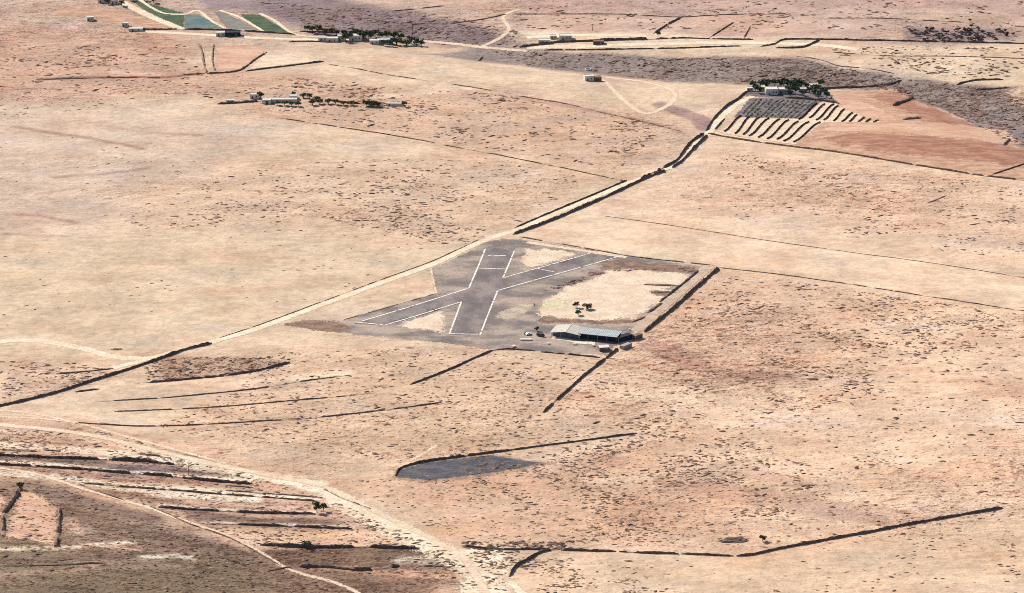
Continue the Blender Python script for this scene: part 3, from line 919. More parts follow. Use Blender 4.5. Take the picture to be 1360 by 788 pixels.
wall([(391, 753), (430, 753), (467, 757), (500, 756), (530, 752)], "ragged dark terrace bank on the dark hillside", 1.4, 1.8, 'basalt', TG)
wall([(545, 752), (606, 753.5)], "short thin terrace wall close to the wash", 0.8, 0.8, B, TG)
wall([(200, 673), (225, 684), (254, 697), (305, 715), (345, 736), (372, 752)], "low dark wall following the narrow hillside track", 1.0, 0.8, B, TG)
wall([(105, 643), (135, 655), (165, 665)], "short dark wall beside the bend of the narrow hillside track", 1.0, 0.8, B, TG)
wall([(75, 497), (112, 494), (150, 490)], "short dark wall between the two dirt tracks", 1.0, 1.2, B)
wall([(100, 521), (132, 517)], "short dark stub of wall below the road wall", 1.0, 1.2, 'basalt')
wall([(28, 648), (16, 667), (6, 680), (3, 692), (5, 712)], "steep dark earth bank on the bush side of the bare field", 2.6, 2.6, E, "gully banks", "earth_bank_line")
wall([(79, 677), (78, 695), (74, 726)], "steep dark earth bank on the slope side of the bare field", 2.6, 2.2, E, "gully banks", "earth_bank_line")
wall([(-10, 597), (25, 599), (48, 600)], "ragged dark wall beside the pale rubble flat above the terraces", 1.3, 1.8, 'basalt', TG)
wall([(58, 598), (80, 600)], "short ragged wall stub on the pale rubble flat", 1.0, 1.6, B, TG)
wall([(186, 604), (203, 605), (226, 609)], "brown bank above the thick rubble wall by the utility pole", 1.2, 2.0, B, TG)
wall([(300, 652), (345, 655), (400, 659), (432, 662)], "broken brown bank edging the terrace beside the wash", 0.9, 1.3, B, TG)
wall([(128, 632), (148, 633)], "short reddish bank on the terrace above the narrow track", 0.9, 1.4, E, TG)
wall([(300, 645), (336, 648)], "short brown bank between two terrace walls near the wash", 0.9, 1.2, B, TG)
wall([(350, 760), (392, 752)], "short dark bank joining the hillside track and the ragged terrace bank", 0.9, 1.3, B, TG)
wall([(430, 650), (450, 660), (475, 670), (492, 676)], "brown bank lining the far side of the wash", 1.1, 1.5, B, TG)
wall([(0, 752), (40, 752), (95, 750), (140, 748)], "faint dark ridge across the brown hillside", 0.9, 1.6, E, "low field banks", "earth_bank_line")
wall([(290, 740), (318, 748)], "short dark ridge low on the brown hillside", 0.9, 1.2, B, "low field banks", "earth_bank_line")
# compound and lines near the hamlet
wall([(263, 58), (268, 68), (270, 80), (274, 97)], "curved earth bank on the outer side of the narrow passage", 1.4, 2.0, E, "gully banks", "earth_bank_line")
wall([(284, 60), (282, 79), (285, 94)], "curved earth bank on the field side of the narrow passage", 1.3, 1.6, E, "gully banks", "earth_bank_line")
wall([(275, 98), (305, 96.5), (320, 93), (338, 80), (354, 70)], "dark wall rounding the foot of the small rose field", 1.6, 1.3, B)
wall([(326, 95), (345, 92.5), (390, 87), (430, 82)], "straight dark wall below the wedge of pale soil", 1.4, 1.0)
wall([(437, 86), (470, 91), (500, 97), (530, 102), (570, 108)], "brown wall running away from the wedge of pale soil", 1.0, 0.9, B)
wall([(600, 112), (625, 116), (660, 122)], "faint brown wall end in the brown scrub", 0.8, 0.9, E)
wall([(185, 39.5), (212, 39.5), (238, 39)], "dark wall below the reddish field by the green crops", 1.4, 1.0)
wall([(245, 39.5), (300, 40.5), (345, 43), (392, 46)], "dark wall closing off the green crop fields", 1.6, 1.2)
wall([(384, 56), (405, 55.5), (445, 57)], "low dark wall before the hamlet houses", 1.2, 1.0)
wall([(398, 42), (420, 43), (450, 44)], "dark garden wall above the hamlet", 1.4, 1.2)
wall([(636, 81), (640, 77), (643, 73)], "short dark stub of wall by the end of the ravine", 1.6, 1.4, B)
wall([(55, 106), (90, 105), (125, 104), (160, 103.5), (212, 103)], "low reddish bank along the rim of the pink slope", 0.8, 1.2, E, "low field banks", "earth_bank_line")
wall([(240, 100), (272, 98)], "short reddish bank beside the curved passage", 0.8, 1.2, E, "low field banks", "earth_bank_line")
wall([(690, 128), (750, 138), (800, 150), (850, 161), (905, 175)], "broken brown bank over the scrub slope below the loop track", 0.9, 1.3, E, "low field banks", "earth_bank_line")
wall([(520, 15), (555, 12), (590, 8)], "faint brown bank high on the dark slope above the hamlet pole", 0.9, 1.4, E, "low field banks", "earth_bank_line")
wall([(598, 32), (640, 26), (672, 19)], "faint brown bank crossing the slope to the winding far track", 0.9, 1.4, E, "low field banks", "earth_bank_line")
wall([(1080, 24), (1120, 24.5), (1180, 25), (1280, 30)], "faint brown bank on the slope above the purple thicket", 0.8, 1.2, E, "low field banks", "earth_bank_line")
wall([(1232, 270), (1245, 265), (1257, 260)], "short dark ridge in the pale field below the red field", 0.6, 1.2, B, "low field banks", "earth_bank_line")
# far walls
wall([(680, 19), (760, 19), (830, 19.5), (900, 23), (960, 20), (1050, 19)], "faint brown wall above the white farm buildings", 0.9, 1.2, B)
wall([(690, 63), (716, 60), (742, 56.5), (800, 54.5), (868, 52.5)], "thick dark wall in front of the white farm buildings", 2.4, 1.6)
wall([(868, 52.5), (906, 51), (940, 52), (1000, 53)], "dark wall continuing from the white farm past two diagonal walls", 1.4, 1.1)
wall([(722, 67), (792, 66.5), (873, 65), (930, 63.5), (985, 61.5)], "dark wall between the pale track and the ravine", 1.3, 1.0)
wall([(868, 45), (885, 34), (904, 24)], "diagonal dark wall climbing from the farm tree", 1.5, 1.2)
wall([(941, 51), (957, 41), (974, 30)], "diagonal thin wall beside the small triangular enclosure", 1.1, 1.0)
wall([(988, 50), (993, 42), (996, 35)], "short wall on the steep side of the triangular enclosure", 1.3, 1.2, B)
wall([(1010, 62), (1028, 59), (1042, 53), (1100, 53), (1150, 54), (1230, 55.5), (1300, 57), (1400, 59)], "long straight dark wall before the purple thicket", 1.5, 1.1)
wall([(1030, 64), (1066, 63), (1088, 53.5)], "short dark wall bending round the small grey plot", 1.6, 1.3)
wall([(1058, 75), (1090, 80), (1114, 88), (1150, 91), (1187, 98)], "brown wall slanting down to the ravine", 0.9, 1.0, B)
wall([(1107, 70), (1150, 73), (1190, 75)], "thin brown wall across the pale flat", 0.8, 0.9, B)
wall([(1195, 75), (1250, 75), (1300, 76), (1390, 78)], "thin brown wall below the purple thicket", 0.8, 0.9, B)
wall([(1271, 113), (1282, 109.5), (1298, 107), (1332, 106)], "curved dark wall round the grey mound by the ravine", 1.5, 1.5)
wall([(1294, 120), (1318, 118.5), (1340, 117)], "straight dark wall under the grey mound by the ravine", 1.4, 1.3)
wall([(1082, 118), (1118, 117), (1150, 115.5), (1180, 113), (1197, 107)], "dark wall from the farmstead to the bend of the ravine", 1.7, 1.4)
wall([(1043, 130.5), (1080, 133), (1114, 138)], "dark wall between the farmstead yard and the orchard", 1.9, 1.4)
wall([(1098, 121), (1102, 127), (1107, 134)], "short wall closing the farmstead yard", 1.2, 1.0)
wall([(1187, 141), (1199, 136), (1212, 129.5)], "thick dark wedge of stones in the red field near the ravine", 2.4, 3.2)
wall([(1199, 159), (1208, 158.5), (1223, 157)], "short dark wedge of stones inside the red field", 2.0, 3.0, B)
wall([(1333, 194), (1337, 189), (1341, 185)], "short dark wall at the edge of the red field by the ravine", 1.8, 1.5)
wall([(1216, 122), (1221, 118)], "short bright stub of wall across the ravine bed", 1.6, 2.0, 'brown_stone')
wall([(289, 138.5), (310, 137.5), (330, 136), (347, 135)], "dark wall joining the outbuildings of the ruined farm", 1.8, 1.4)
wall([(432, 133), (460, 137), (485, 138.5), (508, 140)], "dark wall beyond the tree row of the ruined farm", 1.8, 1.8)


# ------------------------------------------------------------------ plants
def ico(sub, seed, squash=0.7, rough=0.28):
    bm = bmesh.new()
    bmesh.ops.create_icosphere(bm, subdivisions=sub, radius=1.0)
    r = random.Random(seed)
    lob = [(Vector((r.uniform(-1, 1), r.uniform(-1, 1), r.uniform(-0.2, 1))).normalized(), r.uniform(-0.35, 0.4)) for _ in range(7)]
    for v in bm.verts:
        d = v.co.normalized()
        k = 1 + sum(a * max(0, d.dot(q)) ** 4 for q, a in lob) + r.uniform(-rough, rough)
        v.co = d * k
        v.co.z = max(-0.12, v.co.z * squash)
    V = np.array([v.co[:] for v in bm.verts])
    F = np.array([[v.index for v in f.verts] for f in bm.faces])
    bm.free()
    return V, F


def leaf_cloud(n, seed, size, clumps):
    """n leaf quads spread through clumps: list of (centre, radius)"""
    r = random.Random(seed)
    V, F = [], []
    for _ in range(n):
        c, rad = clumps[r.randrange(len(clumps))]
        d = Vector((r.gauss(0, 1), r.gauss(0, 1), r.gauss(0, 1))).normalized() * (rad * r.random() ** 0.4)
        p = Vector(c) + Vector((d.x, d.y, d.z * 0.8))
        a = Vector((r.gauss(0, 1), r.gauss(0, 1), r.gauss(0, 0.6))).normalized()
        b = a.cross(Vector((r.gauss(0, 1), r.gauss(0, 1), r.gauss(0, 1)))).normalized()
        s = size * r.uniform(0.6, 1.4)
        k = len(V)
        V += [p - a * s - b * s * 0.5, p + a * s * 0.2 - b * s * 0.7, p + a * s + b * s * 0.3, p - a * s * 0.3 + b * s * 0.7]
        F.append((k, k + 1, k + 2, k + 3))
    return V, F


def shrub_mesh(seed, mat, n=90):
    r = random.Random(seed)
    V, F = ico(2, seed, 0.62, 0.16)
    V = [tuple(v * 0.82) for v in V]
    F = [tuple(int(i) for i in f) for f in F]
    cl = [((r.uniform(-0.6, 0.6), r.uniform(-0.6, 0.6), r.uniform(0.15, 0.5)), r.uniform(0.35, 0.6)) for _ in range(6)]
    LV, LF = leaf_cloud(n, seed + 5, 0.17, cl)
    k = len(V)
    V += [tuple(p) for p in LV]
    F += [tuple(i + k for i in f) for f in LF]
    me = bpy.data.meshes.new("shrub")
    me.from_pydata(V, [], F)
    me.materials.append(mat)
    me.update()
    return me


def place(name, me, x, y, s, sz=None, rz=None):
    o = bpy.data.objects.new(name, me)
    o.location = (x, y, float(height(x, y)) - 0.02)
    o.scale = (s, s, sz if sz else s)
    o.rotation_euler = (0, 0, random.uniform(0, 6.28) if rz is None else rz)
    COL.objects.link(o)
    return o


# trees (trunk + limbs, crown)
def tree_meshes(seed, crown_mat, wide=1.0, nl=420):
    r = random.Random(seed)
    t = MB()
    top = Vector((r.uniform(-0.2, 0.2), r.uniform(-0.2, 0.2), 1.7))
    t.tube((0, 0, -0.3), top, 0.24, 0.15, 7)
    cl = [((0, 0, 3.0), 1.2)]
    for i in range(6):
        a = i * 1.05 + r.uniform(-0.3, 0.3)
        e = Vector((math.cos(a) * r.uniform(0.9, 1.7) * wide, math.sin(a) * r.uniform(0.9, 1.7) * wide, r.uniform(2.1, 3.5)))
        t.tube(top - Vector((0, 0, 0.15)), e, 0.1, 0.04, 5)
        cl.append((tuple(e), r.uniform(0.7, 1.15)))
    mt = bpy.data.meshes.new("trunk")
    mt.from_pydata(t.v, [], t.f)
    mt.materials.append(M['bark'])
    V, F = leaf_cloud(nl, seed + 3, 0.3, cl)
    mc = bpy.data.meshes.new("crown")
    mc.from_pydata([tuple(v) for v in V], [], F)
    mc.materials.append(crown_mat)
    return mt, mc


TREE = {k: [tree_meshes(100 + i + 10 * j, M[k]) for i in range(3)] for j, k in enumerate(('leaf_dark', 'leaf_mauve', 'leaf_rust'))}
tree_i = [0]


def tree(u, v, label, s=1.0, kind='leaf_dark', group=None, name="tree", sz=None):
    x, y = P2(u, v)
    root = empty(name, (x, y, float(height(x, y))), random.uniform(0, 6.28))
    root.scale = (s, s, sz or s)
    mt, mc = TREE[kind][tree_i[0] % 3]
    tree_i[0] += 1
    for nm, me in (("trunk", mt), ("crown", mc)):
        o = bpy.data.objects.new(nm, me)
        o.parent = root
        COL.objects.link(o)
    return tag(root, label, "tree", group)


# ------------------------------------------------------------------ buildings
def house(u, v, w, d, h, rz, label, wallm='white', roofm='white', door=(0.3, 1.1, 2.1), wins=((0.72, 1.1, 1.0),), cat="house", name="flat_roofed_house", group=None, parapet=0.35):
    """u,v: photo pixel of the middle of the front foot; front faces -y before rotation"""
    x, y = P2(u, v)
    root = empty(name, (x, y, float(height(x, y))), rz)
    t = 0.25
    m = MB()
    m.box(-w / 2, w / 2, 0, d, -0.6, h)
    m.build("wall", M[wallm], root)
    p = MB()
    e = 0.06
    p.box(-w / 2 - e, w / 2 + e, -e, t, h + 0.003, h + parapet)
    p.box(-w / 2 - e, w / 2 + e, d - t, d + e, h + 0.003, h + parapet)
    p.box(-w / 2 - e, -w / 2 + t, t + 0.003, d - t - 0.003, h + 0.003, h + parapet)
    p.box(w / 2 - t, w / 2 + e, t + 0.003, d - t - 0.003, h + 0.003, h + parapet)
    p.build("parapet", M[roofm], root)
    r = MB().box(-w / 2 + t + 0.003, w / 2 - t - 0.003, t + 0.003, d - t - 0.003, h + 0.004, h + 0.1)
    r.build("roof", M[roofm], root)
    if door:
        f, dw, dh = door
        cx = -w / 2 + f * w
        dd = MB().box(cx - dw / 2, cx + dw / 2, -0.05, 0.02, 0, dh).build("door", M['wood'], root)
        MB().box(cx + dw * 0.3, cx + dw * 0.38, -0.1, -0.052, dh * 0.45, dh * 0.5).build("handle", M['steel'], dd)
    for f, ww, wh in wins:
        cx, z0 = -w / 2 + f * w, h * 0.38
        pn = MB().box(cx - ww / 2, cx + ww / 2, -0.03, 0.02, z0, z0 + wh).build("window", M['glass'], root)
        fr = MB()
        fr.box(cx - ww / 2 - 0.1, cx + ww / 2 + 0.1, -0.07, 0.01, z0 - 0.12, z0 - 0.002)
        fr.box(cx - ww / 2 - 0.1, cx + ww / 2 + 0.1, -0.07, 0.01, z0 + wh + 0.002, z0 + wh + 0.1)
        fr.box(cx - ww / 2 - 0.1, cx - ww / 2 - 0.002, -0.07, 0.01, z0, z0 + wh)
        fr.box(cx + ww / 2 + 0.002, cx + ww / 2 + 0.1, -0.07, 0.01, z0, z0 + wh)
        fr.build("frame", M['white'], pn)
    return tag(root, label, cat, group)


# the gabled hangar and the long flat shed on the airfield
RZ = math.radians(-17)
hx, hy = P2(751, 449.5)
hangar = empty("hangar", (hx, hy, 0.0), RZ)
W_, D_, EV, AP = 19.0, 13.5, 3.3, 4.5
m = MB()
m.box(-W_ / 2, -W_ / 2 + 0.2, 2.4, D_, 0.0, EV)
m.build("side_wall", M['greywall'], hangar)
MB().box(W_ / 2 - 0.2, W_ / 2, 2.4, D_, 0.0, EV).build("side_wall", M['dark_panel'], hangar)  # side turned from the sun: its shade is put into the dark colour
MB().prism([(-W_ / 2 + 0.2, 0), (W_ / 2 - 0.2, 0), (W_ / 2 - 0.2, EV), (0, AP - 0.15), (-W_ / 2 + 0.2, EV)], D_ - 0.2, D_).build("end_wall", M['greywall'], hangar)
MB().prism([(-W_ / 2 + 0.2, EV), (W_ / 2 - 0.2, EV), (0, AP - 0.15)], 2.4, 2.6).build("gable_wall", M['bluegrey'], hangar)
for i in range(4):
    x0 = -W_ / 2 + 0.25 + i * (W_ - 0.5) / 4
    dr = MB().box(x0 + 0.03, x0 + (W_ - 0.5) / 4 - 0.03, 2.35 if i % 2 else 2.5, 2.45 if i % 2 else 2.6, 0.03, EV - 0.01).build("door_panel", M['bluegrey'], hangar)
    MB().box(x0 + 0.3, x0 + 0.42, 2.25 if i % 2 else 2.42, 2.345 if i % 2 else 2.495, 1.0, 1.4).build("handle", M['steel'], dr)
for s in (-1, 1):
    rf = MB()
    e0, e1 = (s * 0.004, AP), (s * (W_ / 2 + 0.7), EV - 0.15)
    prof = [e0, e1, (e1[0], e1[1] + 0.16), (e0[0], e0[1] + 0.16)]
    rf.prism(prof if s < 0 else prof[::-1], -0.9, D_ + 0.6)
    ro = rf.build("roof_slope", M['cream'], hangar)
    for i in range(14):
        y0 = -0.6 + i * (D_ + 0.9) / 13.3
        rb = MB()
        q = [(e0[0] * 20 + s * 0.2, AP + 0.10), (e1[0], e1[1] + 0.164), (e1[0], e1[1] + 0.22), (e0[0] * 20 + s * 0.2, AP + 0.17)]
        rb.prism(q if s < 0 else q[::-1], y0, y0 + 0.12)
        rb.build("roof_rib", M['cream'], ro)
MB().box(-0.35, 0.35, -0.92, D_ + 0.62, AP + 0.17, AP + 0.27).build("ridge_cap", M['cream'], hangar)
for x in (-W_ / 2 + 0.1, -W_ / 6, W_ / 6, W_ / 2 - 0.1):
    zt = AP - abs(x) * (AP - EV + 0.15) / (W_ / 2 + 0.7) - 0.03
    MB().box(x - 0.12, x + 0.12, -0.5, -0.26, 0.0, zt).build("post", M['steel'], hangar)
tag(hangar, "open-fronted hangar with a cream gabled metal roof beside the apron", "hangar")

sx, sy = P2(793.5, 453)
shed = empty("shed", (sx, sy, 0.0), RZ)
SW, SD, SH = 25.5, 11.0, 3.9
MB().box(-SW / 2, -SW / 2 + 0.2, 1.6, SD, 0, SH).build("side_wall", M['greywall'], shed)
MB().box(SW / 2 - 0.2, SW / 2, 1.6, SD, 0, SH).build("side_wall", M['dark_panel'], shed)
MB().box(-SW / 2 + 0.203, SW / 2 - 0.203, SD - 0.2, SD, 0, SH).build("back_wall", M['greywall'], shed)
for i in range(6):
    x0 = -SW / 2 + 0.25 + i * (SW - 0.5) / 6
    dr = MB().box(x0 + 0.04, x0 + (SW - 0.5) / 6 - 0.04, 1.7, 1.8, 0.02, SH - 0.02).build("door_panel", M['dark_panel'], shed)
    MB().box(x0 + 0.4, x0 + 0.52, 1.6, 1.697, 1.0, 1.4).build("handle", M['steel'], dr)
rf = MB().box(-SW / 2 - 0.4, SW / 2 + 0.4, -0.6, SD + 0.5, SH + 0.004, SH + 0.22).build("roof", M['mint'], shed)
for i in range(20):
    x0 = -SW / 2 - 0.2 + i * (SW + 0.3) / 19.4
    MB().box(x0, x0 + 0.12, -0.58, SD + 0.48, SH + 0.223, SH + 0.29).build("roof_rib", M['mint'], rf)
for i in range(5):
    x = -SW / 2 + 0.3 + i * (SW - 0.6) / 4
    MB().box(x - 0.1, x + 0.1, -0.4, -0.2, 0, SH).build("post", M['steel'], shed)
tag(shed, "long low shed with a flat pale mint roof joined to the hangar side", "shed")

# container, hut and lean-to at the corner of the compound
def container(u, v, L, W, H, rz, label, mat='dark_panel'):
    x, y = P2(u, v)
    r = empty("container", (x, y, float(height(x, y))), rz)
    MB().box(-L / 2, L / 2, -W / 2, W / 2, 0.12, H).build("body", M[mat], r)
    n = 14
    for i in range(n):
        x0 = -L / 2 + 0.2 + i * (L - 0.4) / n
        MB().box(x0, x0 + 0.18, -W / 2 - 0.06, -W / 2 - 0.003, 0.3, H - 0.15).build("rib", M[mat], r)
    for sx_ in (-1, 1):
        for sy_ in (-1, 1):
            MB().box(sx_ * L / 2 - 0.12, sx_ * L / 2 + 0.12, sy_ * W / 2 - 0.12, sy_ * W / 2 + 0.12, 0, H + 0.05).build("corner_post", M['steel'], r)
    return tag(r, label, "container")


container(828, 452, 11.5, 4.2, 3.4, math.radians(38), "dark blue container standing against the end of the long shed")
container(846, 449.5, 6.5, 3.4, 2.8, math.radians(45), "brown container beside the wall of the driveway", 'brown_stone')
container(831, 462, 8.0, 3.0, 2.4, math.radians(48), "grey steel container beside the small hut", 'greywall')
house(803, 467, 6.5, 5.0, 2.6, math.radians(10), "small hut with a white roof and dark front at the apron corner", 'brown_stone', 'white', (0.3, 1.0, 2.0), ((0.7, 1.2, 0.9),), "hut", "small_hut", None, 0.15)
mx_, my_ = P2(836.5, 446.5)
tank = empty("water_tank", (mx_, my_, 3.45))
MB().tube((0, 0, 0), (0, 0, 1.5), 0.85, 0.85, 14).build("barrel", M['white'], tank, False)
MB().tube((0, 0, 1.503), (0, 0, 1.75), 0.8, 0.25, 14).build("lid", M['white'], tank)
tag(tank, "small white water tank on the dark container", "water tank")

# farm houses
PH = "houses of the farmstead above the orchard"
house(1025, 126.5, 9.5, 8, 4.6, 0.05, "bright white two-room house above the dark orchard", wins=((0.65, 1.2, 1.2), (0.88, 1.0, 1.2)), group=PH)
house(1040, 125, 8, 7, 3.6, -0.05, "grey rendered house beside the bright white farmhouse", 'greywall', 'white', group=PH)
house(996, 122, 5, 4.5, 2.8, 0.2, "small pale outbuilding where the walled lane meets the farmstead", 'white', group=PH, name="outbuilding")
house(1012, 121, 5.5, 5, 3.2, 0.1, "small white outbuilding among the farmstead trees", group=PH, name="outbuilding")
house(1081, 118, 6.5, 5, 3.0, 0.0, "pale stone house near the end of the farmstead trees", 'white', group=PH)
house(1066, 123, 7, 6, 2.6, 0.0, "low grey-green roofed barn in the farmstead yard", 'greywall', 'mint', group=PH, name="barn")
PR = "buildings of the ruined farm on the plain"
house(354, 138.3, 7, 6, 3.0, 0.05, "white cube house with a dark doorway on the plain", door=(0.55, 2.2, 2.3), wins=(), group=PR)
house(376, 136.5, 22, 5, 2.4, 0.02, "long low white outhouse on the plain", wins=((0.5, 1, 0.8), (0.75, 1, 0.8)), group=PR, name="outbuilding")
house(389, 133, 6, 5, 3.2, 0.0, "small white house behind the long low outhouse", group=PR)
house(338, 131.5, 7.5, 5, 3.4, 0.0, "pale stone house beside the round tree on the plain", group=PR)
house(305.5, 137.3, 6.5, 4.5, 2.2, 0.1, "small white hut on the dark farm wall", group=PR, name="small_hut")
house(524, 141, 14, 4, 1.8, -0.05, "low white ruin at the end of the dark farm wall", door=(0.2, 1, 1.5), wins=(), group=PR, name="ruin", cat="ruin")
PF = "white farm buildings above the ravine"
house(751, 53.5, 10.5, 7, 3.6, 0.0, "white farmhouse with a dark porch above the ravine", wins=((0.6, 1.2, 1.1), (0.85, 1.2, 1.1)), group=PF)
house(723, 58.5, 10, 6, 3.0, 0.0, "low white stable next to the porch farmhouse", group=PF, name="stable")
house(735, 52, 6, 5, 2.4, 0.1, "small cream shed behind the low white stable", 'cream', 'cream', group=PF, name="shed")
house(795, 59.5, 9, 5, 2.6, 0.0, "dark stone shed built against the thick farm wall", 'basalt', 'brown_stone', group=PF, name="stone_shed", cat="shed")
house(783, 108, 7.5, 5.5, 4.0, 0.25, "lone white cube house at the start of the loop track", wins=((0.7, 1, 1),))
house(792.5, 108.2, 8, 5, 3.0, 0.1, "dark block standing in for the shaded side of the lone white house", 'brown_stone', 'brown_stone', (0.5, 1.5, 2.0), ())  # shade on the lone house's right side, built as an added dark block
PT = "hamlet houses below the dark slope"
house(441, 56, 10, 6, 3.0, 0.0, "long white house at the track end of the hamlet", group=PT)
house(453, 54.5, 6, 5, 4.2, 0.0, "small tall white house between the hamlet trees", group=PT)
house(472, 54.5, 11, 7, 4.2, 0.0, "wide white house under the hamlet trees", wins=((0.55, 1.2, 1.2), (0.8, 1.2, 1.2)), group=PT)
house(497, 59, 8, 6, 3.0, 0.0, "pale house below the tall pointed tree", group=PT)
house(511, 58.5, 12, 8, 3.0, 0.1, "low teal-roofed greenhouse beside the big hamlet tree", 'mint', 'mint', group=PT, name="greenhouse", cat="greenhouse")
house(429, 54.5, 8, 5, 2.6, 0.0, "pink-walled low house on the hamlet track", 'cream', group=PT)
PV = "outlying houses by the reddish field"
house(293, 48.5, 8, 6, 3.0, 0.1, "white house with a dark barn beside it", group=PV)
house(309, 49, 13, 7, 3.4, 0.05, "dark barn beside a white house", 'dark_panel', 'dark_panel', group=PV, name="barn", cat="barn")
house(120, 28, 6, 5, 3.0, 0.2, "tiny white house at the rim of the reddish field", group=PV)
house(166, 36, 5, 5, 3.2, 0.0, "tiny white house above a pale yard", group=PV)
house(180, 42, 12, 6, 2.2, 0.0, "low pale yard building at the end of the field wall", 'cream', 'cream', group=PV)
house(136, 4, 8, 5, 3.6, 0.0, "white house beside the trees above the green fields", group=PV)
house(152, 6, 7, 5, 3.4, 0.1, "white house among dark trees above the green fields", group=PV)

# trees
tree(765, 409, "rusty bushy tree at the head of the three on the sandy yard", 1.15, 'leaf_rust', "trees on the sandy yard", sz=1.0)
tree(780, 411, "widest rusty tree of the three on the sandy yard", 1.5, 'leaf_rust', "trees on the sandy yard", sz=0.95)
tree(768, 419, "dark green tree standing below the two rusty ones on the sand", 1.05, 'leaf_dark', "trees on the sandy yard", sz=0.9)
tree(713, 440, "dark pointed tree behind the parked cars on the apron", 0.75, 'leaf_dark', None)
TF = "trees of the farmstead above the orchard"
for u, v, s in ((1003, 121, 1.0), (1007, 124, 1.1), (1012, 116, 1.1), (1017, 119, 1.0), (1020, 115, 1.1), (1036, 116, 1.1), (1046, 117, 1.2), (1053, 119, 1.2), (1047, 124, 1.0), (1056, 125, 1.1), (1075, 124, 0.9), (1082, 127, 0.9), (1090, 116, 1.1), (1094, 126, 1.0), (1087, 130, 0.9), (1041, 114, 1.1), (1057, 115, 1.1), (1063, 116, 1.1), (1029, 115, 1.0), (1060, 120, 1.0), (1070, 118, 0.9), (1050, 128, 0.9), (1066, 128, 0.9), (1098, 130, 0.9), (1000, 117, 1.0), (1084, 121, 1.0)):
    tree(u, v, "dark green tree crowding round the farmstead houses", s * 1.5, 'leaf_dark', TF)
TR = "trees of the ruined farm on the plain"
tree(346, 131, "round dark tree beside the pale stone house on the plain", 1.4, 'leaf_dark', TR)
tree(390, 129, "small dark tree behind the small white house on the plain", 1.1, 'leaf_dark', TR)
tree(537, 142, "lone dark bush-like tree at the end of the white ruin", 1.2, 'leaf_dark', TR)
for u, v, s in ((403, 130, 1.0), (411, 131, 1.1), (421, 134, 1.0), (369, 140, 0.9), (378, 140.5, 1.0), (387, 141, 1.0), (396, 141.5, 1.0), (415, 140, 1.1), (424, 138, 1.1), (436, 138, 1.0), (446, 139, 1.1), (456, 140, 1.0), (466, 140, 1.0), (487, 141, 1.2), (494, 141.5, 1.3), (501, 142, 1.2)):
    tree(u, v, "low dark tree in the broken row along the ruined farm", s * 1.35, 'leaf_dark', TR, sz=s * 0.95)
TH = "trees of the hamlet"
tree(493, 55, "tall pointed dark tree over the hamlet", 1.15, 'leaf_dark', TH, sz=2.1)
tree(527, 60, "broad dark tree beside the teal-roofed greenhouse", 2.6, 'leaf_dark', TH, sz=1.7)
tree(540, 60.5, "spreading dark tree at the open end of the hamlet", 2.6, 'leaf_dark', TH, sz=1.2)
for u, v, s in ((459, 56, 1.4), (464, 54, 1.3), (480, 53, 1.3), (485, 52, 1.3), (468, 50, 1.2), (476, 49, 1.2), (505, 52, 1.2), (514, 51, 1.2), (524, 52, 1.2), (408, 42, 1.0), (415, 44, 1.2), (424, 44, 1.2), (440, 46, 1.0), (510, 61, 1.0), (553, 61, 1.2), (472, 48, 1.2), (489, 50, 1.2), (498, 49, 1.2), (533, 54, 1.1), (546, 58, 1.2), (560, 61.5, 1.0), (447, 48, 1.0), (432, 46, 1.0), (518, 61.5, 1.1), (457, 49, 1.1)):
    tree(u, v, "dark tree in the thicket round the hamlet houses", s * 1.35, 'leaf_dark', TH)
for u, v in ((144, 6), (162, 8), (173, 1), (192, 1), (204, 4)):
    tree(u, v, "dark tree beside the white houses above the green fields", 1.3, 'leaf_dark', "trees above the green fields")
tree(874, 49, "small dark tree at the foot of the diagonal far wall", 1.2, 'leaf_dark')
tree(27, 650, "dark low tree at the head of the bare hillside field", 1.1, 'leaf_dark')
tree(421, 681, "taller of the two small trees on the terrace wall end", 1.2, 'leaf_dark', sz=1.6)
tree(430, 679, "shorter of the two small trees on the terrace wall end", 0.9, 'leaf_dark', sz=1.2)
tree(407, 727, "round dark tree on the straight black terrace wall", 1.3, 'leaf_dark', sz=0.9)
tree(1013, 719, "dark upright shrub tree beside the low dark mound in the scrub", 1.0, 'leaf_dark', sz=0.9)
for i in range(95):
    u = random.triangular(1195, 1350, 1285)
    v = random.uniform(40, 56)
    tree(u, v, "grey leafless-looking tree in the purple thicket behind the long wall", random.uniform(0.6, 1.0), 'leaf_mauve' if i % 4 else 'leaf_rust', "purple thicket", sz=random.uniform(0.4, 0.8))
for u, v, k_ in ((1337, 52, 1.6), (1290, 37, 0.8), (1288, 30, 0.9)):
    tree(u, v, "solitary slender tree beside the purple thicket", 0.7, 'leaf_rust', "purple thicket", sz=k_)

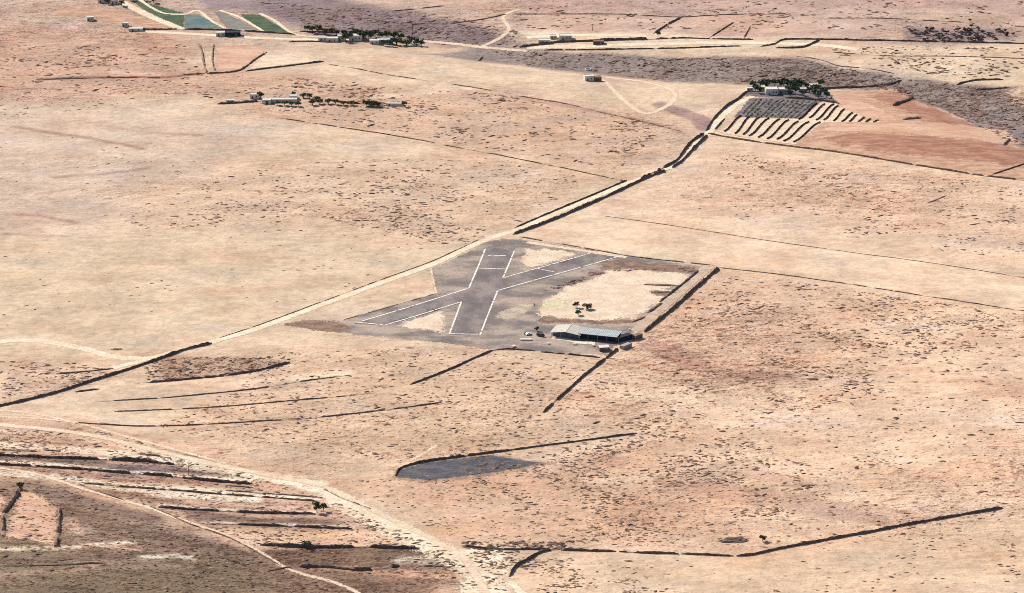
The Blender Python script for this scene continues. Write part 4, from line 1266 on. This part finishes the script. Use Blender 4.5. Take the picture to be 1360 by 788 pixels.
# crop rows (each row one hedge)
def hedge(px, label, group, h=1.5, w=1.5, mat='leaf_dark'):
    (u0, v0), (u1, v1) = px[0], px[-1]
    px = [(u0 + (u1 - u0) * t, v0 + (v1 - v0) * (0.35 * t + 0.65 * t * t * (3 - 2 * t))) for t in np.linspace(0, 1, 7)]
    W = resample(PL(px), 0.9)
    c = W.mean(0)
    cz = float(height(*c))
    V, F = [], []
    r = random.Random(int(px[0][0] * 7))
    for p in W:
        for _ in range(15):
            q = Vector((p[0] - c[0] + r.uniform(-0.5, 0.5) * w, p[1] - c[1] + r.uniform(-0.5, 0.5), float(height(*p)) - cz + h * r.random() ** 0.7 * 0.95))
            a = Vector((r.gauss(0, 1), r.gauss(0, 1), r.gauss(0, 0.7))).normalized() * r.uniform(0.22, 0.42)
            b = a.cross(Vector((r.gauss(0, 1), r.gauss(0, 1), r.gauss(0, 1)))).normalized() * r.uniform(0.2, 0.36)
            k = len(V)
            V += [q - a - b, q + a - b * 0.6, q + a * 0.8 + b, q - a * 0.7 + b]
            F.append((k, k + 1, k + 2, k + 3))
    o = mesh_obj("hedge_row", V, F, M[mat])
    o.location = (c[0], c[1], cz)
    return tag(o, label, "hedge row", group)


ORD = ["first", "second", "third", "fourth", "fifth", "sixth", "seventh", "eighth", "ninth", "tenth", "eleventh", "twelfth"]
rows1 = [((962, 175), (971, 164), (983, 155)), ((976, 178), (985, 166), (995, 156)), ((987, 179), (996, 167), (1008, 156.5)), ((995, 181), (1007, 169), (1021, 157.5)), ((1007, 183), (1021, 170), (1035, 159)), ((1019, 185), (1034, 171), (1047, 160)), ((1032, 185.5), (1047, 172), (1060, 162)), ((1041, 188), (1058, 174), (1074, 162.5)), ((1054, 189), (1071, 175), (1089, 163))]
for i, r_ in enumerate(rows1):
    hedge(r_, "%s long dark hedge row below the orchard, counted from the walled lane" % ORD[i], "long hedge rows below the orchard", 1.0, 0.75, 'leaf_rust')
rows2 = [((1061, 159), (1072, 148), (1085, 138)), ((1075, 157), (1085, 147), (1095, 139)), ((1084, 160), (1096, 148), (1107, 139)), ((1094, 160), (1104, 150), (1113, 141)), ((1107, 161), (1114, 153), (1121, 146)), ((1118, 162), (1125, 156), (1132, 150.5)), ((1128, 162), (1133, 157), (1138, 153)), ((1140, 162), (1144, 159), (1148, 156.5)), ((1150, 162.3), (1153, 160.5), (1156, 159)), ((1160, 162.5), (1166, 160.5))]
for i, r_ in enumerate(rows2):
    hedge(r_, "%s dark hedge row beside the orchard, counted towards the red field" % ORD[i], "short hedge rows beside the orchard", 1.0, 0.75, 'leaf_rust')
orch = [shrub_mesh(300 + i, M['leaf_grey' if i == 1 else 'leaf_dark'], 60) for i in range(3)]
for i in range(12):
    for j in range(15):
        t = j / 14.0
        ua, va, ub, vb = 984 + i * 6.6, 154.5 + i * 0.2, 1004 + i * 7.1, 133 + i * 0.15
        u, v = ua + (ub - ua) * t, va + (vb - va) * t
        if random.random() < 0.06:
            continue
        x, y = P2(u + random.uniform(-0.6, 0.6), v + random.uniform(-0.3, 0.3))
        o = place("orchard_shrub", orch[(i + j) % 3], x, y, random.uniform(0.9, 1.35))
        tag(o, "orchard shrub on dark ash, in the %s row from the walled lane" % ORD[i], "shrub", "orchard shrubs on dark ash, %s row" % ORD[i])

# ------------------------------------------------------------------ vehicles, table, poles
def car(u, v, rz, label, paint_, van=False, group="cars parked on the apron"):
    x, y = P2(u, v)
    r = empty("parked_van" if van else "parked_car", (x, y, float(height(x, y)) + 0.06), rz)
    if van:
        body = [(-2.6, 0.35), (2.6, 0.35), (2.65, 0.9), (2.3, 1.15), (1.75, 2.05), (-2.5, 2.1), (-2.65, 1.0)]
        glass = [(1.2, 1.25), (2.2, 1.25), (1.72, 1.98), (1.2, 1.98)]
    else:
        body = [(-2.1, 0.35), (2.1, 0.35), (2.15, 0.75), (1.95, 0.9), (0.95, 1.0), (0.35, 1.45), (-1.2, 1.47), (-1.85, 1.0), (-2.15, 0.9)]
        glass = [(-1.6, 1.03), (0.85, 1.03), (0.32, 1.40), (-1.15, 1.41)]
    MB().prism(body, -0.86, 0.86).build("body", M[paint_], r)
    for s in (-1, 1):
        y0 = 0.862 * s
        MB().prism(glass, min(y0, y0 + 0.03 * s), max(y0, y0 + 0.03 * s)).build("side_window", M['glass'], r)
    if van:
        ws = [(1.80, 2.02), (2.32, 1.18), (2.36, 1.20), (1.84, 2.05)]
    else:
        ws = [(0.37, 1.46), (0.97, 1.03), (1.01, 1.05), (0.41, 1.49)]
    MB().prism(ws, -0.75, 0.75).build("windscreen", M['glass'], r)
    for sx_ in (-1.35, 1.35):
        for s in (-1, 1):
            w = MB().tube((sx_, s * 0.70, 0.34), (sx_, s * 0.90, 0.34), 0.34, 0.34, 12).build("wheel", M['tyre'], r)
            MB().tube((sx_, s * 0.902, 0.34), (sx_, s * 0.915, 0.34), 0.2, 0.2, 10).build("rim", M['steel'], w)
    for s in (-1, 1):
        MB().box(2.12 if not van else 2.62, 2.2 if not van else 2.7, s * 0.6 - 0.18, s * 0.6 + 0.18, 0.62, 0.78).build("headlight", M['lamp'], r)
    return tag(r, label, "van" if van else "car", group)


car(702, 445, 0.5, "white car parked beside the dark pointed tree", 'carwhite')
car(699, 444, 1.3, "dark car parked beside the white car on the apron", 'cardark')
car(718, 447, -0.5, "dark van parked in front of the dark pointed tree", 'cardark', True)


def table(u, v, L, W, H, rz, label):
    x, y = P2(u, v)
    r = empty("work_table", (x, y, 0.06), rz)
    MB().box(-L / 2, L / 2, -W / 2, W / 2, H, H + 0.08).build("table_top", M['white'], r)
    for a in (-1, 1):
        for b in (-1, 1):
            MB().box(a * (L / 2 - 0.15) - 0.05, a * (L / 2 - 0.15) + 0.05, b * (W / 2 - 0.15) - 0.05, b * (W / 2 - 0.15) + 0.05, 0, H - 0.002).build("leg", M['steel'], r)
    return tag(r, label, "table", "white tables on the apron")


table(698.5, 452, 7.6, 1.6, 0.9, 0.0, "long white table on the apron before the parked cars")
table(682, 461, 2.6, 2.4, 0.9, 0.4, "square white table near the kerb wall of the apron")
table(728, 457, 1.8, 1.5, 0.9, 0.2, "small white table between the hangar and the kerb wall")
table(763, 458, 2.4, 1.6, 0.9, 0.1, "white table before the cream-roofed hangar")
table(788, 460, 1.8, 1.4, 0.9, 0.3, "small white table next to the small hut")
table(780, 472, 6.5, 1.2, 0.5, -0.1, "long low white table against the kerb wall by the hut")


def pole(u, v, h, label, arm=True):
    x, y, z = P3(u, v)
    r = empty("utility_pole", (x, y, z))
    MB().tube((0, 0, -0.4), (0, 0, h), 0.22, 0.16, 8).build("shaft", M['wood'], r)
    if arm:
        c = MB().box(-1.6, 1.6, -0.12, 0.12, h - 0.9, h - 0.6).build("crossarm", M['wood'], r)
        for q in (-1.4, 0.5, 1.4):
            MB().tube((q, 0, h - 0.598), (q, 0, h - 0.25), 0.1, 0.06, 6).build("insulator", M['steel'], c)
    return tag(r, label, "utility pole", "utility poles")


pole(548, 47, 10.5, "utility pole with a crossarm on the dark slope above the hamlet")
pole(787, 41, 6.0, "short utility pole behind the white farm buildings")
pole(251, 636, 8.2, "utility pole at the joint of two terrace walls", False)
pole(1288, 34, 6.0, "utility pole above the purple thicket")

# round well by the lone house, mound in the scrub
wx_, wy_, wz_ = P3(781, 93)
well = empty("round_well", (wx_, wy_, wz_))
ring = MB()
for i in range(16):
    a0, a1 = 2 * math.pi * i / 16, 2 * math.pi * (i + 1) / 16
    n = len(ring.v)
    for a in (a0, a1):
        for rr, z in ((2.6, -0.4), (2.6, 1.0), (2.1, 1.0), (2.1, -0.4)):
            ring.v.append((rr * math.cos(a), rr * math.sin(a), z))
    for j in range(3):
        ring.f.append((n + j, n + 4 + j, n + 5 + j, n + j + 1))
ring.build("rim_wall", M['white'], well)
MB().tube((0, 0, -0.3), (0, 0, 0.25), 2.08, 2.08, 16).build("water", M['glass'], well)
tag(well, "round white-rimmed well above the lone white house", "well")


def mound(u, v, L, W, H, rz, label, mat='basalt', seed=5):
    x, y = P2(u, v)
    Vm, Fm = ico(3, seed, 1.0, 0.22)
    o = mesh_obj("rock_mound", [(a * L / 2, b * W / 2, max(-0.1, c) * H) for a, b, c in Vm], Fm.tolist(), M[mat])
    o.location = (x, y, float(height(x, y)))
    o.rotation_euler = (0, 0, rz)
    return tag(o, label, "rock mound", "rock mounds")


mound(976, 718, 15, 5.5, 1.3, 0.06, "low dark mound of rock in the scrub beside the upright shrub tree")
mound(880, 379, 20, 3.0, 0.8, -0.12, "long dark gravel heap on the sandy yard beside the driveway", 'brown_stone', 8)
mound(882, 388.5, 15, 3.2, 0.8, -0.1, "shorter dark gravel heap below the long one on the sandy yard", 'brown_stone', 9)
mound(793, 363, 12, 3.5, 0.8, 0.05, "small brown gravel heap beside the cross runway", 'brown_stone', 10)
mound(154, 464.5, 8, 3, 0.8, 0.1, "small reddish earth mound beside the bend of the dirt track", 'earth_bank', 11)

# ------------------------------------------------------------------ scattered desert scrub
regions = [  # pixel polygon, count, size range (m), clump strength
    ([(850, 440), (955, 362), (1400, 422), (1400, 680), (1000, 735), (745, 722), (600, 610), (860, 575), (730, 550), (800, 482)], 6200, (0.22, 0.95), 0.88),
    ([(150, 290), (330, 222), (640, 205), (790, 238), (690, 298), (610, 328), (430, 292), (200, 308)], 1300, (0.35, 1.05), 0.85),
    ([(330, 470), (600, 460), (790, 480), (725, 548), (840, 574), (690, 596), (530, 615), (430, 600), (200, 570), (330, 505)], 1700, (0.3, 0.85), 0.6),
    ([(440, 640), (720, 620), (860, 592), (1000, 640), (980, 725), (620, 722)], 1300, (0.28, 0.7), 0.6),
    ([(190, 476), (384, 474), (384, 482), (300, 497), (195, 506)], 420, (0.35, 1.1), 0.3),
    ([(0, 480), (150, 485), (170, 496), (30, 530), (0, 535)], 170, (0.45, 1.0), 0.7),
    ([(0, 570), (140, 570), (330, 628), (420, 660), (560, 725), (610, 770), (560, 788), (420, 788), (340, 735), (200, 675), (0, 615)], 2600, (0.22, 0.85), 0.6),
    ([(0, 630), (60, 640), (210, 695), (340, 738), (440, 788), (0, 788)], 1600, (0.3, 0.9), 0.6),
    ([(440, 665), (500, 690), (600, 735), (690, 728), (670, 785), (620, 785), (560, 730), (470, 695)], 330, (0.4, 1.0), 0.7),
    ([(610, 720), (745, 720), (760, 729), (620, 731)], 130, (0.6, 1.3), 0.2),
    ([(690, 740), (990, 745), (1340, 682), (1360, 788), (690, 788)], 420, (0.35, 0.85), 1.0),
    ([(880, 260), (955, 200), (1360, 250), (1360, 345), (1000, 305)], 620, (0.4, 0.95), 1.0),
    ([(0, 60), (260, 60), (270, 96), (420, 105), (660, 125), (880, 165), (830, 232), (640, 196), (380, 150), (250, 125), (0, 160)], 1300, (0.5, 1.2), 0.9),
    ([(650, 66), (900, 78), (1060, 80), (1200, 104), (1300, 116), (1400, 140), (1400, 200), (1330, 186), (1255, 147), (1190, 122), (1000, 111), (880, 107), (700, 86)], 2000, (0.45, 1.3), 0.6),
    ([(340, 2), (560, 15), (690, 40), (690, 62), (560, 58), (420, 40)], 800, (0.45, 1.3), 0.6),
    ([(690, 2), (1360, 2), (1360, 45), (1150, 45), (690, 38)], 420, (0.6, 1.4), 1.0),
    ([(1100, 62), (1360, 64), (1360, 100), (1290, 106), (1120, 82)], 260, (0.6, 1.5), 0.8),
    ([(715, 388), (790, 362), (920, 356), (925, 362), (838, 357), (806, 360), (754, 382)], 110, (0.5, 1.1), 0.3),
    ([(0, 170), (300, 200), (600, 340), (300, 440), (0, 440)], 160, (0.35, 0.7), 1.0),
]
AIR = PL([(374, 434), (402, 423), (573, 356), (645, 320), (700, 316), (952, 352), (842, 444), (806, 474), (655, 467), (450, 445)])
pts = []
for ri, (px, cnt, (s0, s1), clump) in enumerate(regions):
    P = PL(px)
    lo, hi = P.min(0), P.max(0)
    need = cnt
    got = []
    while need > 0:
        n = 4000
        x = RNG.uniform(lo[0], hi[0], n)
        y = RNG.uniform(lo[1], hi[1], n)
        d = fbm(x, y, 24, 3, 200) + 0.5
        d2 = fbm(x, y, 90, 2, 210) + 0.5
        pr = (1 - clump) + clump * sstep(0.42, 0.72, d) * sstep(0.3, 0.6, d2) * 1.6
        ok = (sdf(x, y, P) < 0) & (RNG.random(n) < pr + 0.02)
        if ri != 17:
            ok &= sdf(x, y, AIR) > 0
        for W, wd in TRACKS:
            if not ok.any():
                break
            q = np.where(ok)[0]
            near = (W[:, 0].min() - 8 < hi[0]) & (W[:, 0].max() + 8 > lo[0]) & (W[:, 1].min() - 8 < hi[1]) & (W[:, 1].max() + 8 > lo[1])
            if near:
                ok[q] = dist_poly(x[q], y[q], W[::4] if len(W) > 8 else W) > wd * 0.55
        a = np.stack([x[ok], y[ok]], 1)[:need]
        got.append(a)
        need -= len(a)
    a = np.vstack(got)
    s = s0 + (s1 - s0) * RNG.random(len(a)) ** 2.5
    pts.append(np.column_stack([a, s, np.full(len(a), ri)]))
pts = np.vstack(pts)
dist = np.hypot(np.hypot(pts[:, 0], pts[:, 1] - CAM_Y), CAM_H)
infr = np.abs(pts[:, 0]) / dist < 0.147
order = np.argsort(-(pts[:, 2] / dist) * infr)
big, rest = pts[order[:300]], pts[order[300:]]
shr = [shrub_mesh(400 + i, M['scrub'], 70) for i in range(5)]
WHERE = ["on the peach scrub plain beyond the driveway wall", "in the scrub belt on the open plain above the pale road", "in the scrub between the airfield kerb wall and the silt basin",
         "between the silt basin and the hedge by the wash", "on the rubble strip below the pale road", "between the dirt track and the road wall", "on the terraces beside the wash", "on the brown hillside around the bare field",
         "on the pale sand of the wash", "in the hedge on the wall by the wash", "on the pale flat below the long straight wall", "on the pale field below the red ploughed field", "on the brown slopes round the ruined farm",
         "in the grey ravine", "on the dark slope above the hamlet", "above the white farm buildings", "on the pale flat below the purple thicket", "on the gravel beside the cross runway", "on the smooth open plain"]
for i, (x, y, s, ri) in enumerate(big):
    o = place("desert_shrub", shr[i % 5], x, y, s * 1.05, s * 0.8)
    o.scale.x = s * random.uniform(1.2, 2.0)
    o.rotation_euler.z = random.gauss(0, 0.4)
    tag(o, "large dry brown shrub " + WHERE[int(ri)], "shrub", "large shrubs " + WHERE[int(ri)])
variants = [ico(1, 500 + i, 0.66, 0.3) for i in range(8)]
VV, FF, off = [], [], 0
hz = height(rest[:, 0], rest[:, 1])
for i, (x, y, s, ri) in enumerate(rest):
    v, f = variants[i % 8]
    a = random.gauss(0, 0.5)
    e = random.uniform(1.1, 3.4)
    c_, s_ = math.cos(a) * s, math.sin(a) * s
    q = np.empty_like(v)
    q[:, 0] = v[:, 0] * c_ * e - v[:, 1] * s_ + x
    q[:, 1] = v[:, 0] * s_ * e + v[:, 1] * c_ + y
    q[:, 2] = v[:, 2] * s * random.uniform(0.6, 1.0) + hz[i]
    VV.append(q)
    FF.append(f + off)
    off += len(v)
st = np_obj("desert_scrub", np.vstack(VV), np.vstack(FF), M['scrub'], 3, False)
st["kind"] = "stuff"
tag(st, "small dry scrub dotted all over the sandy plain", "scrub")
print("objects", len(scene.objects), "scrub", len(pts), "tris ground", len(Q) * 2)
